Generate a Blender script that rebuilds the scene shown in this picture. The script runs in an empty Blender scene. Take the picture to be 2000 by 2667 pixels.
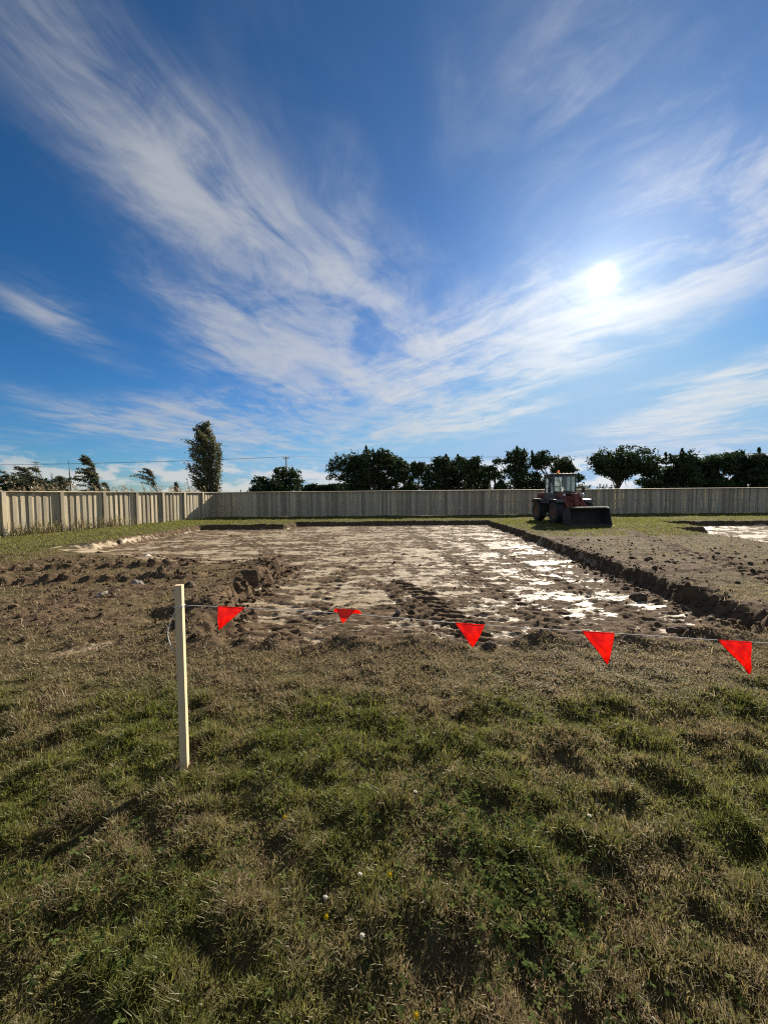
import bpy, bmesh, math, random
import numpy as np
from mathutils import Vector, Matrix, noise as mnoise

# ------------------------------------------------------------------ camera, sky, sun, exposure
scene = bpy.context.scene
COL = scene.collection
EYE = 1.55
cam_data = bpy.data.cameras.new('camera')
cam = bpy.data.objects.new('camera', cam_data)
COL.objects.link(cam)
cam.matrix_world = Matrix.Translation((0, 0, EYE)) @ (Matrix.Rotation(math.radians(87.45), 4, 'X') @ Matrix.Rotation(math.radians(-0.5), 4, 'Z'))
cam_data.sensor_fit = 'HORIZONTAL'
cam_data.sensor_width = 36.0
cam_data.lens = 36.0 * 1020 / 2000
cam_data.clip_start = 0.05
cam_data.clip_end = 8000
scene.camera = cam

SUN_AZ, SUN_EL = 28.8, 25.0          # degrees, azimuth measured from +Y towards +X
sun_dir = Vector((math.sin(math.radians(SUN_AZ)) * math.cos(math.radians(SUN_EL)),
                  math.cos(math.radians(SUN_AZ)) * math.cos(math.radians(SUN_EL)),
                  math.sin(math.radians(SUN_EL))))

world = bpy.data.worlds.new('World')
scene.world = world
world.use_nodes = True
WT = world.node_tree
WT.nodes.clear()


class NG:
    """small helper that chains shader nodes"""
    def __init__(self, tree):
        self.t = tree

    def node(self, typ, **kw):
        n = self.t.nodes.new(typ)
        for k, v in kw.items():
            setattr(n, k, v)
        return n

    def put(self, sock, v):
        if isinstance(v, bpy.types.NodeSocket):
            self.t.links.new(v, sock)
        else:
            sock.default_value = v

    def m(self, op, a, b=None, c=None, clamp=False):
        n = self.node('ShaderNodeMath', operation=op, use_clamp=clamp)
        self.put(n.inputs[0], a)
        if b is not None:
            self.put(n.inputs[1], b)
        if c is not None:
            self.put(n.inputs[2], c)
        return n.outputs[0]

    def v(self, op, a, b=None, s=None):
        n = self.node('ShaderNodeVectorMath', operation=op)
        self.put(n.inputs[0], a)
        if b is not None:
            self.put(n.inputs[1], b)
        if s is not None:
            self.put(n.inputs['Scale'], s)
        return n.outputs[1] if op in ('DOT_PRODUCT', 'LENGTH', 'DISTANCE') else n.outputs[0]

    def xyz(self, x, y, z=0.0):
        n = self.node('ShaderNodeCombineXYZ')
        self.put(n.inputs[0], x); self.put(n.inputs[1], y); self.put(n.inputs[2], z)
        return n.outputs[0]

    def sep(self, v):
        n = self.node('ShaderNodeSeparateXYZ')
        self.put(n.inputs[0], v)
        return n.outputs

    def ramp(self, x, a, b, c=0.0, d=1.0, smooth=True):
        n = self.node('ShaderNodeMapRange', interpolation_type='SMOOTHSTEP' if smooth else 'LINEAR')
        n.clamp = True
        self.put(n.inputs[0], x); self.put(n.inputs[1], a); self.put(n.inputs[2], b)
        self.put(n.inputs[3], c); self.put(n.inputs[4], d)
        return n.outputs[0]

    def noise(self, vec, scale, detail=4, rough=0.55, dist=0.0, color=False):
        n = self.node('ShaderNodeTexNoise')
        self.put(n.inputs['Vector'], vec)
        self.put(n.inputs['Scale'], scale)
        n.inputs['Detail'].default_value = detail
        n.inputs['Roughness'].default_value = rough
        n.inputs['Distortion'].default_value = dist
        return n.outputs['Color'] if color else n.outputs['Fac']

    def mix(self, f, a, b):
        n = self.node('ShaderNodeMix', data_type='RGBA')
        self.put(n.inputs[0], f)
        for s, v in ((n.inputs[6], a), (n.inputs[7], b)):
            if isinstance(v, (tuple, list)) and len(v) == 3:
                v = (*v, 1.0)
            self.put(s, v)
        return n.outputs[2]


def build_world():
    g = NG(WT)
    tc = g.node('ShaderNodeTexCoord')
    d = g.v('NORMALIZE', tc.outputs['Generated'])
    x, y, z = g.sep(d)
    sky = g.node('ShaderNodeTexSky', sky_type='NISHITA')
    sky.sun_disc = False
    sky.sun_elevation = math.radians(SUN_EL)
    sky.sun_rotation = math.radians(SUN_AZ)
    sky.altitude = 20
    sky.air_density = 1.0
    sky.dust_density = 0.2
    sky.ozone_density = 3.0
    sr, sg, sb = g.sep(sky.outputs[0])
    skyc = g.xyz(g.m('SMOOTH_MIN', g.m('MULTIPLY', g.m('POWER', sr, 1.60), 0.118), 2.6, 1.5),
                 g.m('SMOOTH_MIN', g.m('MULTIPLY', g.m('POWER', sg, 1.20), 0.383), 4.2, 2.0),
                 g.m('SMOOTH_MIN', g.m('MULTIPLY', g.m('POWER', sb, 1.28), 0.480), 6.2, 2.5))
    # angles of the looked-at direction
    az = g.m('MULTIPLY', g.m('ARCTAN2', x, y), 57.29578)
    el = g.m('MULTIPLY', g.m('ARCSINE', z), 57.29578)
    # the cirrus sheet: a plane high above the ground
    zz = g.m('ADD', g.m('MAXIMUM', z, 0.0), 0.07)
    P = g.xyz(g.m('DIVIDE', x, zz), g.m('DIVIDE', y, zz), 0.0)
    wv = g.v('SUBTRACT', g.noise(P, 1.1, 5, 0.62, 0.3, color=True), (0.5, 0.5, 0.5))
    wx, wy, _ = g.sep(wv)
    az_w = g.m('ADD', az, g.m('MULTIPLY', wx, 11.0))
    el_w = g.m('ADD', el, g.m('MULTIPLY', wy, 7.0))
    blobs = [
    ('A', -31.8, 38.1, 0.0436, -0.0409, -0.0984, -0.1992, 0.36),
    ('A', -39.0, 41.1, 0.1079, -0.0940, -0.0919, -0.2718, 0.30),
    ('A', -15.8, 26.0, 0.0416, -0.0339, -0.0575, -0.0918, 1.0),
    ('A', -3.6, 20.5, 0.0686, -0.0191, -0.0353, -0.1495, 0.85),
    ('B', 10.0, 17.2, 0.0582, 0.0278, 0.0391, -0.1229, 0.9),
    ('B', 25.8, 23.5, 0.0659, 0.0344, 0.0378, -0.1441, 0.9),
    ('B', 40.7, 29.2, 0.1168, 0.0634, 0.0417, -0.1591, 1.05),
    ('B', 13.8, 12.0, 0.1400, 0.0205, 0.0365, -0.5354, 1.1),
    ('B', 38.2, 9.5, 0.1156, 0.0324, 0.0936, -0.3628, 1.4),
    ('A', -38.6, 19.0, 0.1642, -0.0769, -0.2229, -0.5365, 0.8),
    ('A', -33.0, 8.3, 0.1069, -0.0248, -0.1043, -0.5044, 0.8),
    ('A', -18.2, 7.4, 0.0997, -0.0073, -0.0102, -0.3187, 1.0),
    ('A', -23.0, 11.0, 0.0819, -0.0102, -0.0258, -0.4473, 0.7),
    ('A', -14.4, 16.9, 0.1112, -0.0313, -0.0900, -0.4685, 0.9),
    ('A', 10.6, 43.1, 0.0129, -0.1840, -0.2741, -0.1350, 0.28),
    ('A', -4.0, 34.0, 0.0300, -0.1200, -0.2300, -0.0500, 0.30),
    ('A', 5.0, 30.0, 0.0800, -0.0900, -0.1800, -0.2000, 0.30),
    ('B', 31.0, 41.0, 0.0620, 0.0620, 0.0230, -0.0850, 0.40),
    ('A', -42.4, 6.8, 0.1492, -0.0166, -0.0387, -0.8763, 0.4),
    ('B', 43.1, 6.1, 0.2557, 0.0329, 0.1394, -1.7622, 0.7),
    ('A', -26.2, 24.6, 0.2592, -0.1069, -0.1351, -0.7676, 0.35),
    ('B', 0.1, 7.6, 0.0907, 0.0038, 0.0165, -0.6095, 0.3),
    ('B', 34.4, 4.9, 0.0883, 0.0068, 0.0112, -1.3674, 0.6),
    ]
    AE = g.xyz(az_w, el_w, 0.0)
    tot = {'A': None, 'B': None}
    for typ, ca, ce, a, b, c, e, s in blobs:
        q = g.v('SUBTRACT', AE, (ca, ce, 0.0))
        u = g.v('DOT_PRODUCT', q, (a, b, 0.0))
        w = g.v('DOT_PRODUCT', q, (c, e, 0.0))
        r2 = g.m('MULTIPLY_ADD', u, u, g.m('MULTIPLY', w, w))
        f = g.m('MULTIPLY', g.m('POWER', 2.71828, g.m('MULTIPLY', g.m('POWER', r2, 1.1), -0.85)), s)
        tot[typ] = f if tot[typ] is None else g.m('ADD', tot[typ], f)

    def strands(angle, along, across, seed):
        ca, sa = math.cos(angle), math.sin(angle)
        s = g.v('DOT_PRODUCT', P, (ca, sa, 0))
        t = g.v('DOT_PRODUCT', P, (-sa, ca, 0))
        # strands wander a little
        t2 = g.m('ADD', t, g.m('MULTIPLY', g.m('SUBTRACT', g.noise(P, 0.9, 3, 0.5), 0.5), 0.55))
        big = g.noise(g.xyz(g.m('MULTIPLY', s, along), g.m('MULTIPLY', t2, across), seed), 1.0, 7, 0.60, 0.55)
        fine = g.noise(g.xyz(g.m('MULTIPLY', s, along * 2.4), g.m('MULTIPLY', t2, across * 2.6), seed + 7.0), 1.0, 6, 0.66, 0.9)
        return g.m('ADD', g.m('MULTIPLY', big, 0.68), g.m('MULTIPLY', fine, 0.32))
    nA = strands(math.atan2(2.17, 0.82), 0.85, 2.1, 1.7)
    nB = strands(math.atan2(-0.81, 0.58), 0.85, 2.1, 4.2)
    nf = g.noise(P, 2.6, 6, 0.62, 0.7)

    def cover(tot_, n_, gain):
        edge = g.ramp(g.m('MULTIPLY', tot_, g.ramp(n_, 0.32, 0.66, 0.30, 1.50, smooth=False)), 0.0, 1.25)
        tex = g.m('ADD', g.ramp(n_, 0.40, 0.62, 0.10, 0.72), g.ramp(nf, 0.36, 0.66, 0.0, 0.50))
        return g.m('MULTIPLY', g.m('MULTIPLY', edge, tex), gain)
    dA = cover(tot['A'], nA, 0.92)
    dB = cover(tot['B'], nB, 1.3)
    # faint veils in the rest of the sky
    veil = g.m('MULTIPLY', g.ramp(nA, 0.50, 0.74), 0.06)
    # unseen broken cirrus outside the view, added to whiten the fill light
    rest = g.m('MULTIPLY', g.ramp(g.m('ABSOLUTE', az), 52.0, 80.0), g.ramp(g.m('ADD', g.m('MULTIPLY', nA, 0.6), g.m('MULTIPLY', g.noise(P, 0.6, 3, 0.5), 0.5)), 0.46, 0.66, 0.0, 1.0))
    dens = g.m('ADD', g.m('ADD', g.m('ADD', dA, dB), veil), rest)
    dens = g.m('SUBTRACT', 1.0, g.m('POWER', 2.71828, g.m('MULTIPLY', dens, -1.15)))
    # small cumulus low over the horizon
    C = g.xyz(g.m('MULTIPLY', az, 0.22), g.m('MULTIPLY', el, 0.60), 3.0)
    nc = g.noise(C, 1.0, 6, 0.56, 0.25)
    low = g.m('MULTIPLY', g.ramp(el, 6.5, 2.8), g.ramp(el, -1.0, 1.0))
    dcum = g.m('MULTIPLY', g.ramp(g.m('ADD', nc, g.m('MULTIPLY', low, 0.16)), 0.58, 0.72), low)
    dcum = g.m('MULTIPLY', dcum, 0.75)
    # angle to the sun
    ang = g.m('MULTIPLY', g.m('ARCCOSINE', g.m('MINIMUM', g.v('DOT_PRODUCT', d, tuple(sun_dir)), 0.999999)), 57.29578)

    def ex(k, a):
        return g.m('MULTIPLY', g.m('POWER', 2.71828, g.m('MULTIPLY', ang, -1.0 / k)), a)
    # thin ice cloud scatters forward: brighter towards the sun
    lum = g.m('ADD', g.m('ADD', ex(16.0, 2.2), ex(70.0, 2.8)), 3.25)
    cl = g.mix(1.0, (0.985, 1.0, 1.01, 1.0), g.xyz(lum, lum, lum))
    cl.node.blend_type = 'MULTIPLY'
    cl2 = g.mix(1.0, (1.25, 1.22, 1.18, 1.0), g.xyz(lum, lum, lum))
    cl2.node.blend_type = 'MULTIPLY'
    c1 = g.mix(dens, skyc, cl)
    c2 = g.mix(dcum, c1, cl2)
    # aureole of the sun behind the veil
    core = g.m('MULTIPLY', g.m('POWER', 2.71828, g.m('MULTIPLY', g.m('POWER', g.m('MULTIPLY', ang, 1.2), 2.0), -1.0)), 40.0)
    halo = g.m('ADD', g.m('ADD', ex(2.6, 3.2), ex(10.0, 1.3)), ex(26.0, 0.60))
    glow = g.m('ADD', core, halo)
    gl = g.mix(1.0, (1.0, 0.985, 0.95, 1.0), g.xyz(glow, glow, glow))
    gl.node.blend_type = 'MULTIPLY'
    c3 = g.mix(1.0, c2, gl)
    c3.node.blend_type = 'ADD'
    bg = g.node('ShaderNodeBackground')
    g.put(bg.inputs[0], c3)
    bg.inputs[1].default_value = 0.05
    out = g.node('ShaderNodeOutputWorld')
    WT.links.new(bg.outputs[0], out.inputs[0])


build_world()
world.cycles.sampling_method = 'MANUAL'
world.cycles.sample_map_resolution = 1024

sun_data = bpy.data.lights.new('sun', 'SUN')
sun_data.energy = 5.0
sun_data.angle = math.radians(0.53)
sun_data.color = (1.0, 0.90, 0.76)
sun = bpy.data.objects.new('sun', sun_data)
COL.objects.link(sun)
sun.location = (20, 40, 40)
sun.rotation_euler = sun_dir.to_track_quat('Z', 'Y').to_euler()

vs = scene.view_settings
vs.view_transform = 'Standard'
vs.look = 'None'
vs.exposure = 1.28
vs.gamma = 1.0
vs.use_curve_mapping = False
scene.render.engine = 'CYCLES'
scene.cycles.use_denoising = False
scene.cycles.filter_width = 1.15
scene.cycles.sample_clamp_indirect = 4.0

# ------------------------------------------------------------------ helpers
rng = np.random.default_rng(7)
random.seed(11)


def tag(o, label=None, cat=None, group=None, kind=None):
    for k, v in (('label', label), ('category', cat), ('group', group), ('kind', kind)):
        if v:
            o[k] = v
    return o


def link(name, mesh, mats=None, parent=None):
    o = bpy.data.objects.new(name, mesh)
    COL.objects.link(o)
    if mats is not None:
        for m_ in (mats if isinstance(mats, (list, tuple)) else [mats]):
            if mesh.materials.find(m_.name) < 0:
                mesh.materials.append(m_)
    if parent is not None:
        o.parent = parent
    return o


def empty(name, loc=(0, 0, 0), rz=0.0):
    o = bpy.data.objects.new(name, None)
    o.empty_display_size = 0.1
    o.location = loc
    o.rotation_euler = (0, 0, rz)
    COL.objects.link(o)
    return o


def mesh_np(name, V, T, smooth=False, attrs=None):
    """mesh from numpy vertex and triangle arrays; attrs: name -> (n,4) point colours"""
    me = bpy.data.meshes.new(name)
    V = np.ascontiguousarray(V, dtype=np.float32)
    T = np.ascontiguousarray(T, dtype=np.int32)
    k = T.shape[1]
    me.vertices.add(len(V))
    me.vertices.foreach_set('co', V.ravel())
    me.loops.add(T.size)
    me.loops.foreach_set('vertex_index', T.ravel())
    me.polygons.add(len(T))
    me.polygons.foreach_set('loop_start', np.arange(0, T.size, k, dtype=np.int32))
    me.polygons.foreach_set('use_smooth', np.full(len(T), smooth, dtype=bool))
    for an, a in (attrs or {}).items():
        at_ = me.attributes.new(an, 'FLOAT_COLOR', 'POINT')
        at_.data.foreach_set('color', np.ascontiguousarray(a, dtype=np.float32).ravel())
    me.update(calc_edges=True)
    me.validate()
    return me


class MB:
    """collects simple shapes into one bmesh"""
    def __init__(self):
        self.bm = bmesh.new()

    def box(self, x0, x1, y0, y1, z0, z1, bev=0.0, mat=None):
        r = bmesh.ops.create_cube(self.bm, size=1.0)
        vs_ = r['verts']
        for v in vs_:
            v.co = Vector(((x0 + x1) / 2 + v.co.x * (x1 - x0), (y0 + y1) / 2 + v.co.y * (y1 - y0), (z0 + z1) / 2 + v.co.z * (z1 - z0)))
            if mat is not None:
                v.co = mat @ v.co
        if bev > 0:
            es = list({e for v in vs_ for e in v.link_edges})
            bmesh.ops.bevel(self.bm, geom=es, offset=bev, segments=2, affect='EDGES', profile=0.5)
        return self

    def prism(self, pts, axis, a, b, bev=0.0):
        """polygon pts in the plane across axis ('x': pts are (y,z)), extruded from a to b"""
        def mk(p, t):
            return {'x': (t, p[0], p[1]), 'y': (p[0], t, p[1]), 'z': (p[0], p[1], t)}[axis]
        A = [self.bm.verts.new(mk(p, a)) for p in pts]
        Bv = [self.bm.verts.new(mk(p, b)) for p in pts]
        fs = [self.bm.faces.new(A), self.bm.faces.new(list(reversed(Bv)))]
        n = len(pts)
        for i in range(n):
            fs.append(self.bm.faces.new((A[i], Bv[i], Bv[(i + 1) % n], A[(i + 1) % n])))
        bmesh.ops.recalc_face_normals(self.bm, faces=fs)
        if bev > 0:
            es = list({e for v in A + Bv for e in v.link_edges})
            bmesh.ops.bevel(self.bm, geom=es, offset=bev, segments=2, affect='EDGES', profile=0.5)
        return self

    def tube(self, pts, rad, n=8, caps=True):
        pts = [Vector(p) for p in pts]
        rads = rad if isinstance(rad, (list, tuple)) else [rad] * len(pts)
        rings = []
        prev = None
        for i, p in enumerate(pts):
            t = (pts[min(i + 1, len(pts) - 1)] - pts[max(i - 1, 0)]).normalized()
            ref = prev if prev is not None else (Vector((1, 0, 0)) if abs(t.x) < 0.8 else Vector((0, 1, 0)))
            u = (ref - t * ref.dot(t)).normalized()
            prev = u
            w = t.cross(u)
            rings.append([self.bm.verts.new(p + (u * math.cos(2 * math.pi * k / n) + w * math.sin(2 * math.pi * k / n)) * rads[i]) for k in range(n)])
        for a, b in zip(rings, rings[1:]):
            for k in range(n):
                self.bm.faces.new((a[k], a[(k + 1) % n], b[(k + 1) % n], b[k]))
        if caps:
            self.bm.faces.new(list(reversed(rings[0])))
            self.bm.faces.new(rings[-1])
        return self

    def lathe(self, prof, cx, cy, cz, axis='x', n=28):
        """prof: list of (offset along axis, radius); closed ring profile"""
        rings = []
        for k in range(n):
            a = 2 * math.pi * k / n
            ring = []
            for (t, r) in prof:
                c, s = math.cos(a) * r, math.sin(a) * r
                co = {'x': (cx + t, cy + c, cz + s), 'y': (cx + c, cy + t, cz + s), 'z': (cx + c, cy + s, cz + t)}[axis]
                ring.append(self.bm.verts.new(co))
            rings.append(ring)
        fs = []
        m = len(prof)
        for k in range(n):
            a, b = rings[k], rings[(k + 1) % n]
            for i in range(m):
                fs.append(self.bm.faces.new((a[i], a[(i + 1) % m], b[(i + 1) % m], b[i])))
        bmesh.ops.recalc_face_normals(self.bm, faces=fs)
        return self

    def build(self, name, mat, parent=None, smooth=False):
        me = bpy.data.meshes.new(name)
        self.bm.to_mesh(me)
        self.bm.free()
        for p in me.polygons:
            p.use_smooth = smooth
        return link(name, me, mat, parent)


# --- numpy gradient noise
_perm = np.random.default_rng(3).permutation(512).astype(np.int64)
_ang = np.random.default_rng(4).random(512) * 2 * np.pi
_gx, _gy = np.cos(_ang), np.sin(_ang)


def perlin(x, y, seed=0):
    xi, yi = np.floor(x).astype(np.int64), np.floor(y).astype(np.int64)
    xf, yf = x - xi, y - yi
    u = xf * xf * xf * (xf * (xf * 6 - 15) + 10)
    v = yf * yf * yf * (yf * (yf * 6 - 15) + 10)

    def gr(ix, iy, fx, fy):
        h = _perm[(_perm[(ix + seed * 37) & 511] + iy) & 511]
        return _gx[h] * fx + _gy[h] * fy
    a = gr(xi, yi, xf, yf); b = gr(xi + 1, yi, xf - 1, yf)
    c = gr(xi, yi + 1, xf, yf - 1); d = gr(xi + 1, yi + 1, xf - 1, yf - 1)
    return (a + u * (b - a)) + v * ((c + u * (d - c)) - (a + u * (b - a)))


def fbm(x, y, octv=4, seed=0, gain=0.5):
    s = np.zeros_like(x, dtype=np.float64); amp = 1.0; f = 1.0
    for o in range(octv):
        s += amp * perlin(x * f + 13.7 * o, y * f - 7.3 * o, seed + o)
        amp *= gain; f *= 2.03
    return s * 1.4


def sstep(a, b, x):
    t = np.clip((x - a) / (b - a), 0, 1)
    return t * t * (3 - 2 * t)


def poly_sd(px, py, pts):
    """signed distance to a polygon, negative inside"""
    d = np.full(px.shape, 1e9)
    inside = np.zeros(px.shape, dtype=bool)
    n = len(pts)
    for i in range(n):
        ax, ay = pts[i]; bx, by = pts[(i + 1) % n]
        ex, ey = bx - ax, by - ay
        t = np.clip(((px - ax) * ex + (py - ay) * ey) / (ex * ex + ey * ey), 0, 1)
        d = np.minimum(d, np.hypot(px - ax - t * ex, py - ay - t * ey))
        cond = (ay > py) != (by > py)
        with np.errstate(divide='ignore', invalid='ignore'):
            xx = (bx - ax) * (py - ay) / (by - ay if by != ay else 1e-9) + ax
        inside ^= cond & (px < xx)
    return np.where(inside, -d, d)


# ------------------------------------------------------------------ materials
def new_mat(name):
    m_ = bpy.data.materials.new(name)
    m_.use_nodes = True
    t = m_.node_tree
    t.nodes.clear()
    g = NG(t)
    out = g.node('ShaderNodeOutputMaterial')
    return m_, g, out


def principled(g, out, color, rough=0.6, spec=0.5, metal=0.0, normal=None):
    p = g.node('ShaderNodeBsdfPrincipled')
    if isinstance(color, (tuple, list)) and len(color) == 3:
        color = (*color, 1.0)
    g.put(p.inputs['Base Color'], color)
    g.put(p.inputs['Roughness'], rough)
    g.put(p.inputs['Metallic'], metal)
    g.put(p.inputs['Specular IOR Level'], spec)
    if normal is not None:
        g.t.links.new(normal, p.inputs['Normal'])
    g.t.links.new(p.outputs[0], out.inputs[0])
    return p


def bump(g, h, strength=0.4, dist=0.01):
    b = g.node('ShaderNodeBump')
    b.inputs['Strength'].default_value = strength
    b.inputs['Distance'].default_value = dist
    g.put(b.inputs['Height'], h)
    return b.outputs[0]


def worn_paint(name, col, dirt=(0.12, 0.09, 0.06), amount=0.5, rough=0.55, metal=0.0, scale=6.0):
    m_, g, out = new_mat(name)
    tc = g.node('ShaderNodeTexCoord').outputs['Object']
    n1 = g.noise(tc, scale, 6, 0.65)
    n2 = g.noise(tc, scale * 6, 4, 0.6)
    f = g.m('MULTIPLY', g.ramp(g.m('ADD', g.m('MULTIPLY', n1, 0.7), g.m('MULTIPLY', n2, 0.3)), 0.40, 0.66), amount)
    c = g.mix(f, col, dirt)
    r = g.ramp(f, 0, 1, rough, 0.92)
    principled(g, out, c, r, 0.4, metal, bump(g, n2, 0.15, 0.004))
    return m_


def mat_timber(name, base, grey, bumpy=0.3, per_object=True, rough=0.82, gs=60.0):
    """weathered or fresh sawn timber, grain along local Z"""
    m_, g, out = new_mat(name)
    tc = g.node('ShaderNodeTexCoord').outputs['Object']
    oi = g.node('ShaderNodeObjectInfo')
    rnd = oi.outputs['Random']
    off = g.xyz(g.m('MULTIPLY', rnd, 31.0), g.m('MULTIPLY', rnd, 17.0), g.m('MULTIPLY', rnd, 53.0))
    p = g.v('ADD', tc, off) if per_object else tc
    x, y, z = g.sep(p)
    pg = g.xyz(g.m('MULTIPLY', x, gs), g.m('MULTIPLY', y, gs), g.m('MULTIPLY', z, 1.6))
    grain = g.noise(pg, 1.0, 6, 0.65, 0.6)
    patch = g.noise(g.xyz(g.m('MULTIPLY', x, 5.0), g.m('MULTIPLY', y, 5.0), g.m('MULTIPLY', z, 1.1)), 1.0, 4, 0.6, 0.4)
    # knots
    vo = g.node('ShaderNodeTexVoronoi')
    g.put(vo.inputs['Vector'], g.xyz(g.m('MULTIPLY', x, 7.0), g.m('MULTIPLY', y, 7.0), g.m('MULTIPLY', z, 3.0)))
    vo.inputs['Scale'].default_value = 1.0
    knot = g.ramp(vo.outputs['Distance'], 0.16, 0.07)
    c = g.mix(g.ramp(patch, 0.36, 0.66), base, grey)
    dark = tuple(v * 0.52 for v in base)
    c = g.mix(g.m('MULTIPLY', g.ramp(grain, 0.48, 0.70), 0.55), c, dark)
    c = g.mix(g.m('MULTIPLY', knot, 0.65), c, tuple(v * 0.35 for v in base))
    if per_object:
        tone = g.ramp(rnd, 0, 1, 0.62, 1.22, smooth=False)
        c = g.mix(1.0, c, g.xyz(tone, tone, tone))
        c.node.blend_type = 'MULTIPLY'
    principled(g, out, c, rough, 0.3, 0.0, bump(g, grain, bumpy, 0.004))
    return m_


def mat_leaf(name, c_dark, c_light, trans=0.35, attr=None, gloss=0.08):
    m_, g, out = new_mat(name)
    geo = g.node('ShaderNodeNewGeometry')
    r = geo.outputs['Random Per Island']
    tcn = g.node('ShaderNodeTexCoord').outputs['Object']
    n = g.noise(tcn, 0.9, 3, 0.5)
    c = g.mix(g.ramp(g.m('ADD', g.m('MULTIPLY', r, 0.65), g.m('MULTIPLY', n, 0.35)), 0.15, 0.85), c_dark, c_light)
    df = g.node('ShaderNodeBsdfDiffuse'); g.put(df.inputs[0], c)
    tr = g.node('ShaderNodeBsdfTranslucent'); g.put(tr.inputs[0], c)
    gl = g.node('ShaderNodeBsdfGlossy'); gl.inputs['Roughness'].default_value = 0.45
    g.put(gl.inputs[0], (0.8, 0.85, 0.8, 1))
    m1 = g.node('ShaderNodeMixShader'); m1.inputs[0].default_value = trans
    g.t.links.new(df.outputs[0], m1.inputs[1]); g.t.links.new(tr.outputs[0], m1.inputs[2])
    m2 = g.node('ShaderNodeMixShader'); m2.inputs[0].default_value = gloss
    g.t.links.new(m1.outputs[0], m2.inputs[1]); g.t.links.new(gl.outputs[0], m2.inputs[2])
    g.t.links.new(m2.outputs[0], out.inputs[0])
    return m_


def mat_grass():
    m_, g, out = new_mat('grass_blades')
    at_ = g.node('ShaderNodeAttribute'); at_.attribute_name = 'tint'
    dry, val, hue = g.sep(at_.outputs['Vector'])
    green = g.mix(hue, (0.074, 0.098, 0.018), (0.185, 0.186, 0.038))
    straw = g.mix(hue, (0.31, 0.245, 0.145), (0.185, 0.125, 0.064))
    c = g.mix(dry, green, straw)
    k = g.ramp(val, 0, 1, 0.5, 1.3, smooth=False)
    c = g.mix(1.0, c, g.xyz(k, k, k)); c.node.blend_type = 'MULTIPLY'
    df = g.node('ShaderNodeBsdfDiffuse'); g.put(df.inputs[0], c)
    tr = g.node('ShaderNodeBsdfTranslucent'); g.put(tr.inputs[0], c)
    gl = g.node('ShaderNodeBsdfGlossy'); gl.inputs['Roughness'].default_value = 0.5
    g.put(gl.inputs[0], (0.9, 0.9, 0.85, 1))
    m1 = g.node('ShaderNodeMixShader'); m1.inputs[0].default_value = 0.48
    g.t.links.new(df.outputs[0], m1.inputs[1]); g.t.links.new(tr.outputs[0], m1.inputs[2])
    m2 = g.node('ShaderNodeMixShader'); m2.inputs[0].default_value = 0.018
    g.t.links.new(m1.outputs[0], m2.inputs[1]); g.t.links.new(gl.outputs[0], m2.inputs[2])
    g.t.links.new(m2.outputs[0], out.inputs[0])
    return m_


def mat_ground():
    m_, g, out = new_mat('ground_soil_clay_turf')
    tc = g.node('ShaderNodeTexCoord').outputs['Object']
    at_ = g.node('ShaderNodeAttribute'); at_.attribute_name = 'zone'
    clay, torn, dry = g.sep(at_.outputs['Vector'])
    fine = g.noise(tc, 38.0, 5, 0.65)
    mid = g.noise(tc, 7.0, 5, 0.6)
    big = g.noise(tc, 0.9, 4, 0.55)
    x, y, z = g.sep(tc)
    streak = g.noise(g.xyz(g.m('MULTIPLY', x, 10.0), g.m('MULTIPLY', y, 22.0), 0.0), 1.0, 5, 0.68, 0.8)
    cm = g.ramp(g.m('ADD', clay, g.m('ADD', g.m('MULTIPLY', g.m('SUBTRACT', streak, 0.5), 1.6), g.m('MULTIPLY', g.m('SUBTRACT', fine, 0.5), 0.55))), 0.44, 0.56)
    soil = g.mix(g.ramp(mid, 0.35, 0.68), (0.062, 0.042, 0.026), (0.125, 0.087, 0.053))
    soil = g.mix(g.ramp(fine, 0.56, 0.74), soil, (0.16, 0.120, 0.080))
    turf = g.mix(g.ramp(mid, 0.35, 0.65), (0.060, 0.062, 0.024), (0.095, 0.075, 0.036))
    turf = g.mix(g.m('MULTIPLY', dry, g.ramp(fine, 0.40, 0.66)), turf, (0.125, 0.098, 0.058))
    base = g.mix(torn, turf, soil)
    clayc = g.mix(g.ramp(big, 0.36, 0.66), (0.270, 0.210, 0.130), (0.325, 0.268, 0.185))
    clayc = g.mix(g.m('MULTIPLY', g.ramp(streak, 0.50, 0.72), 0.45), clayc, (0.20, 0.145, 0.085))
    c = g.mix(cm, base, clayc)
    wet = g.noise(tc, 1.7, 3, 0.5)
    rough_clay = g.ramp(g.m('ADD', g.m('MULTIPLY', wet, 0.6), g.m('MULTIPLY', fine, 0.4)), 0.35, 0.65, 0.52, 0.72)
    r = g.node('ShaderNodeMix'); r.data_type = 'FLOAT'
    g.put(r.inputs[0], cm); r.inputs[2].default_value = 0.95; g.put(r.inputs[3], rough_clay)
    sp = g.ramp(cm, 0, 1, 0.04, 0.12)
    h = g.m('ADD', g.m('MULTIPLY', fine, 0.6), g.m('MULTIPLY', mid, 1.0))
    hh = g.m('MULTIPLY', h, g.ramp(cm, 0, 1, 1.0, 0.22))
    principled(g, out, c, r.outputs[0], sp, 0.0, bump(g, hh, 0.75, 0.022))
    return m_


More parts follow.
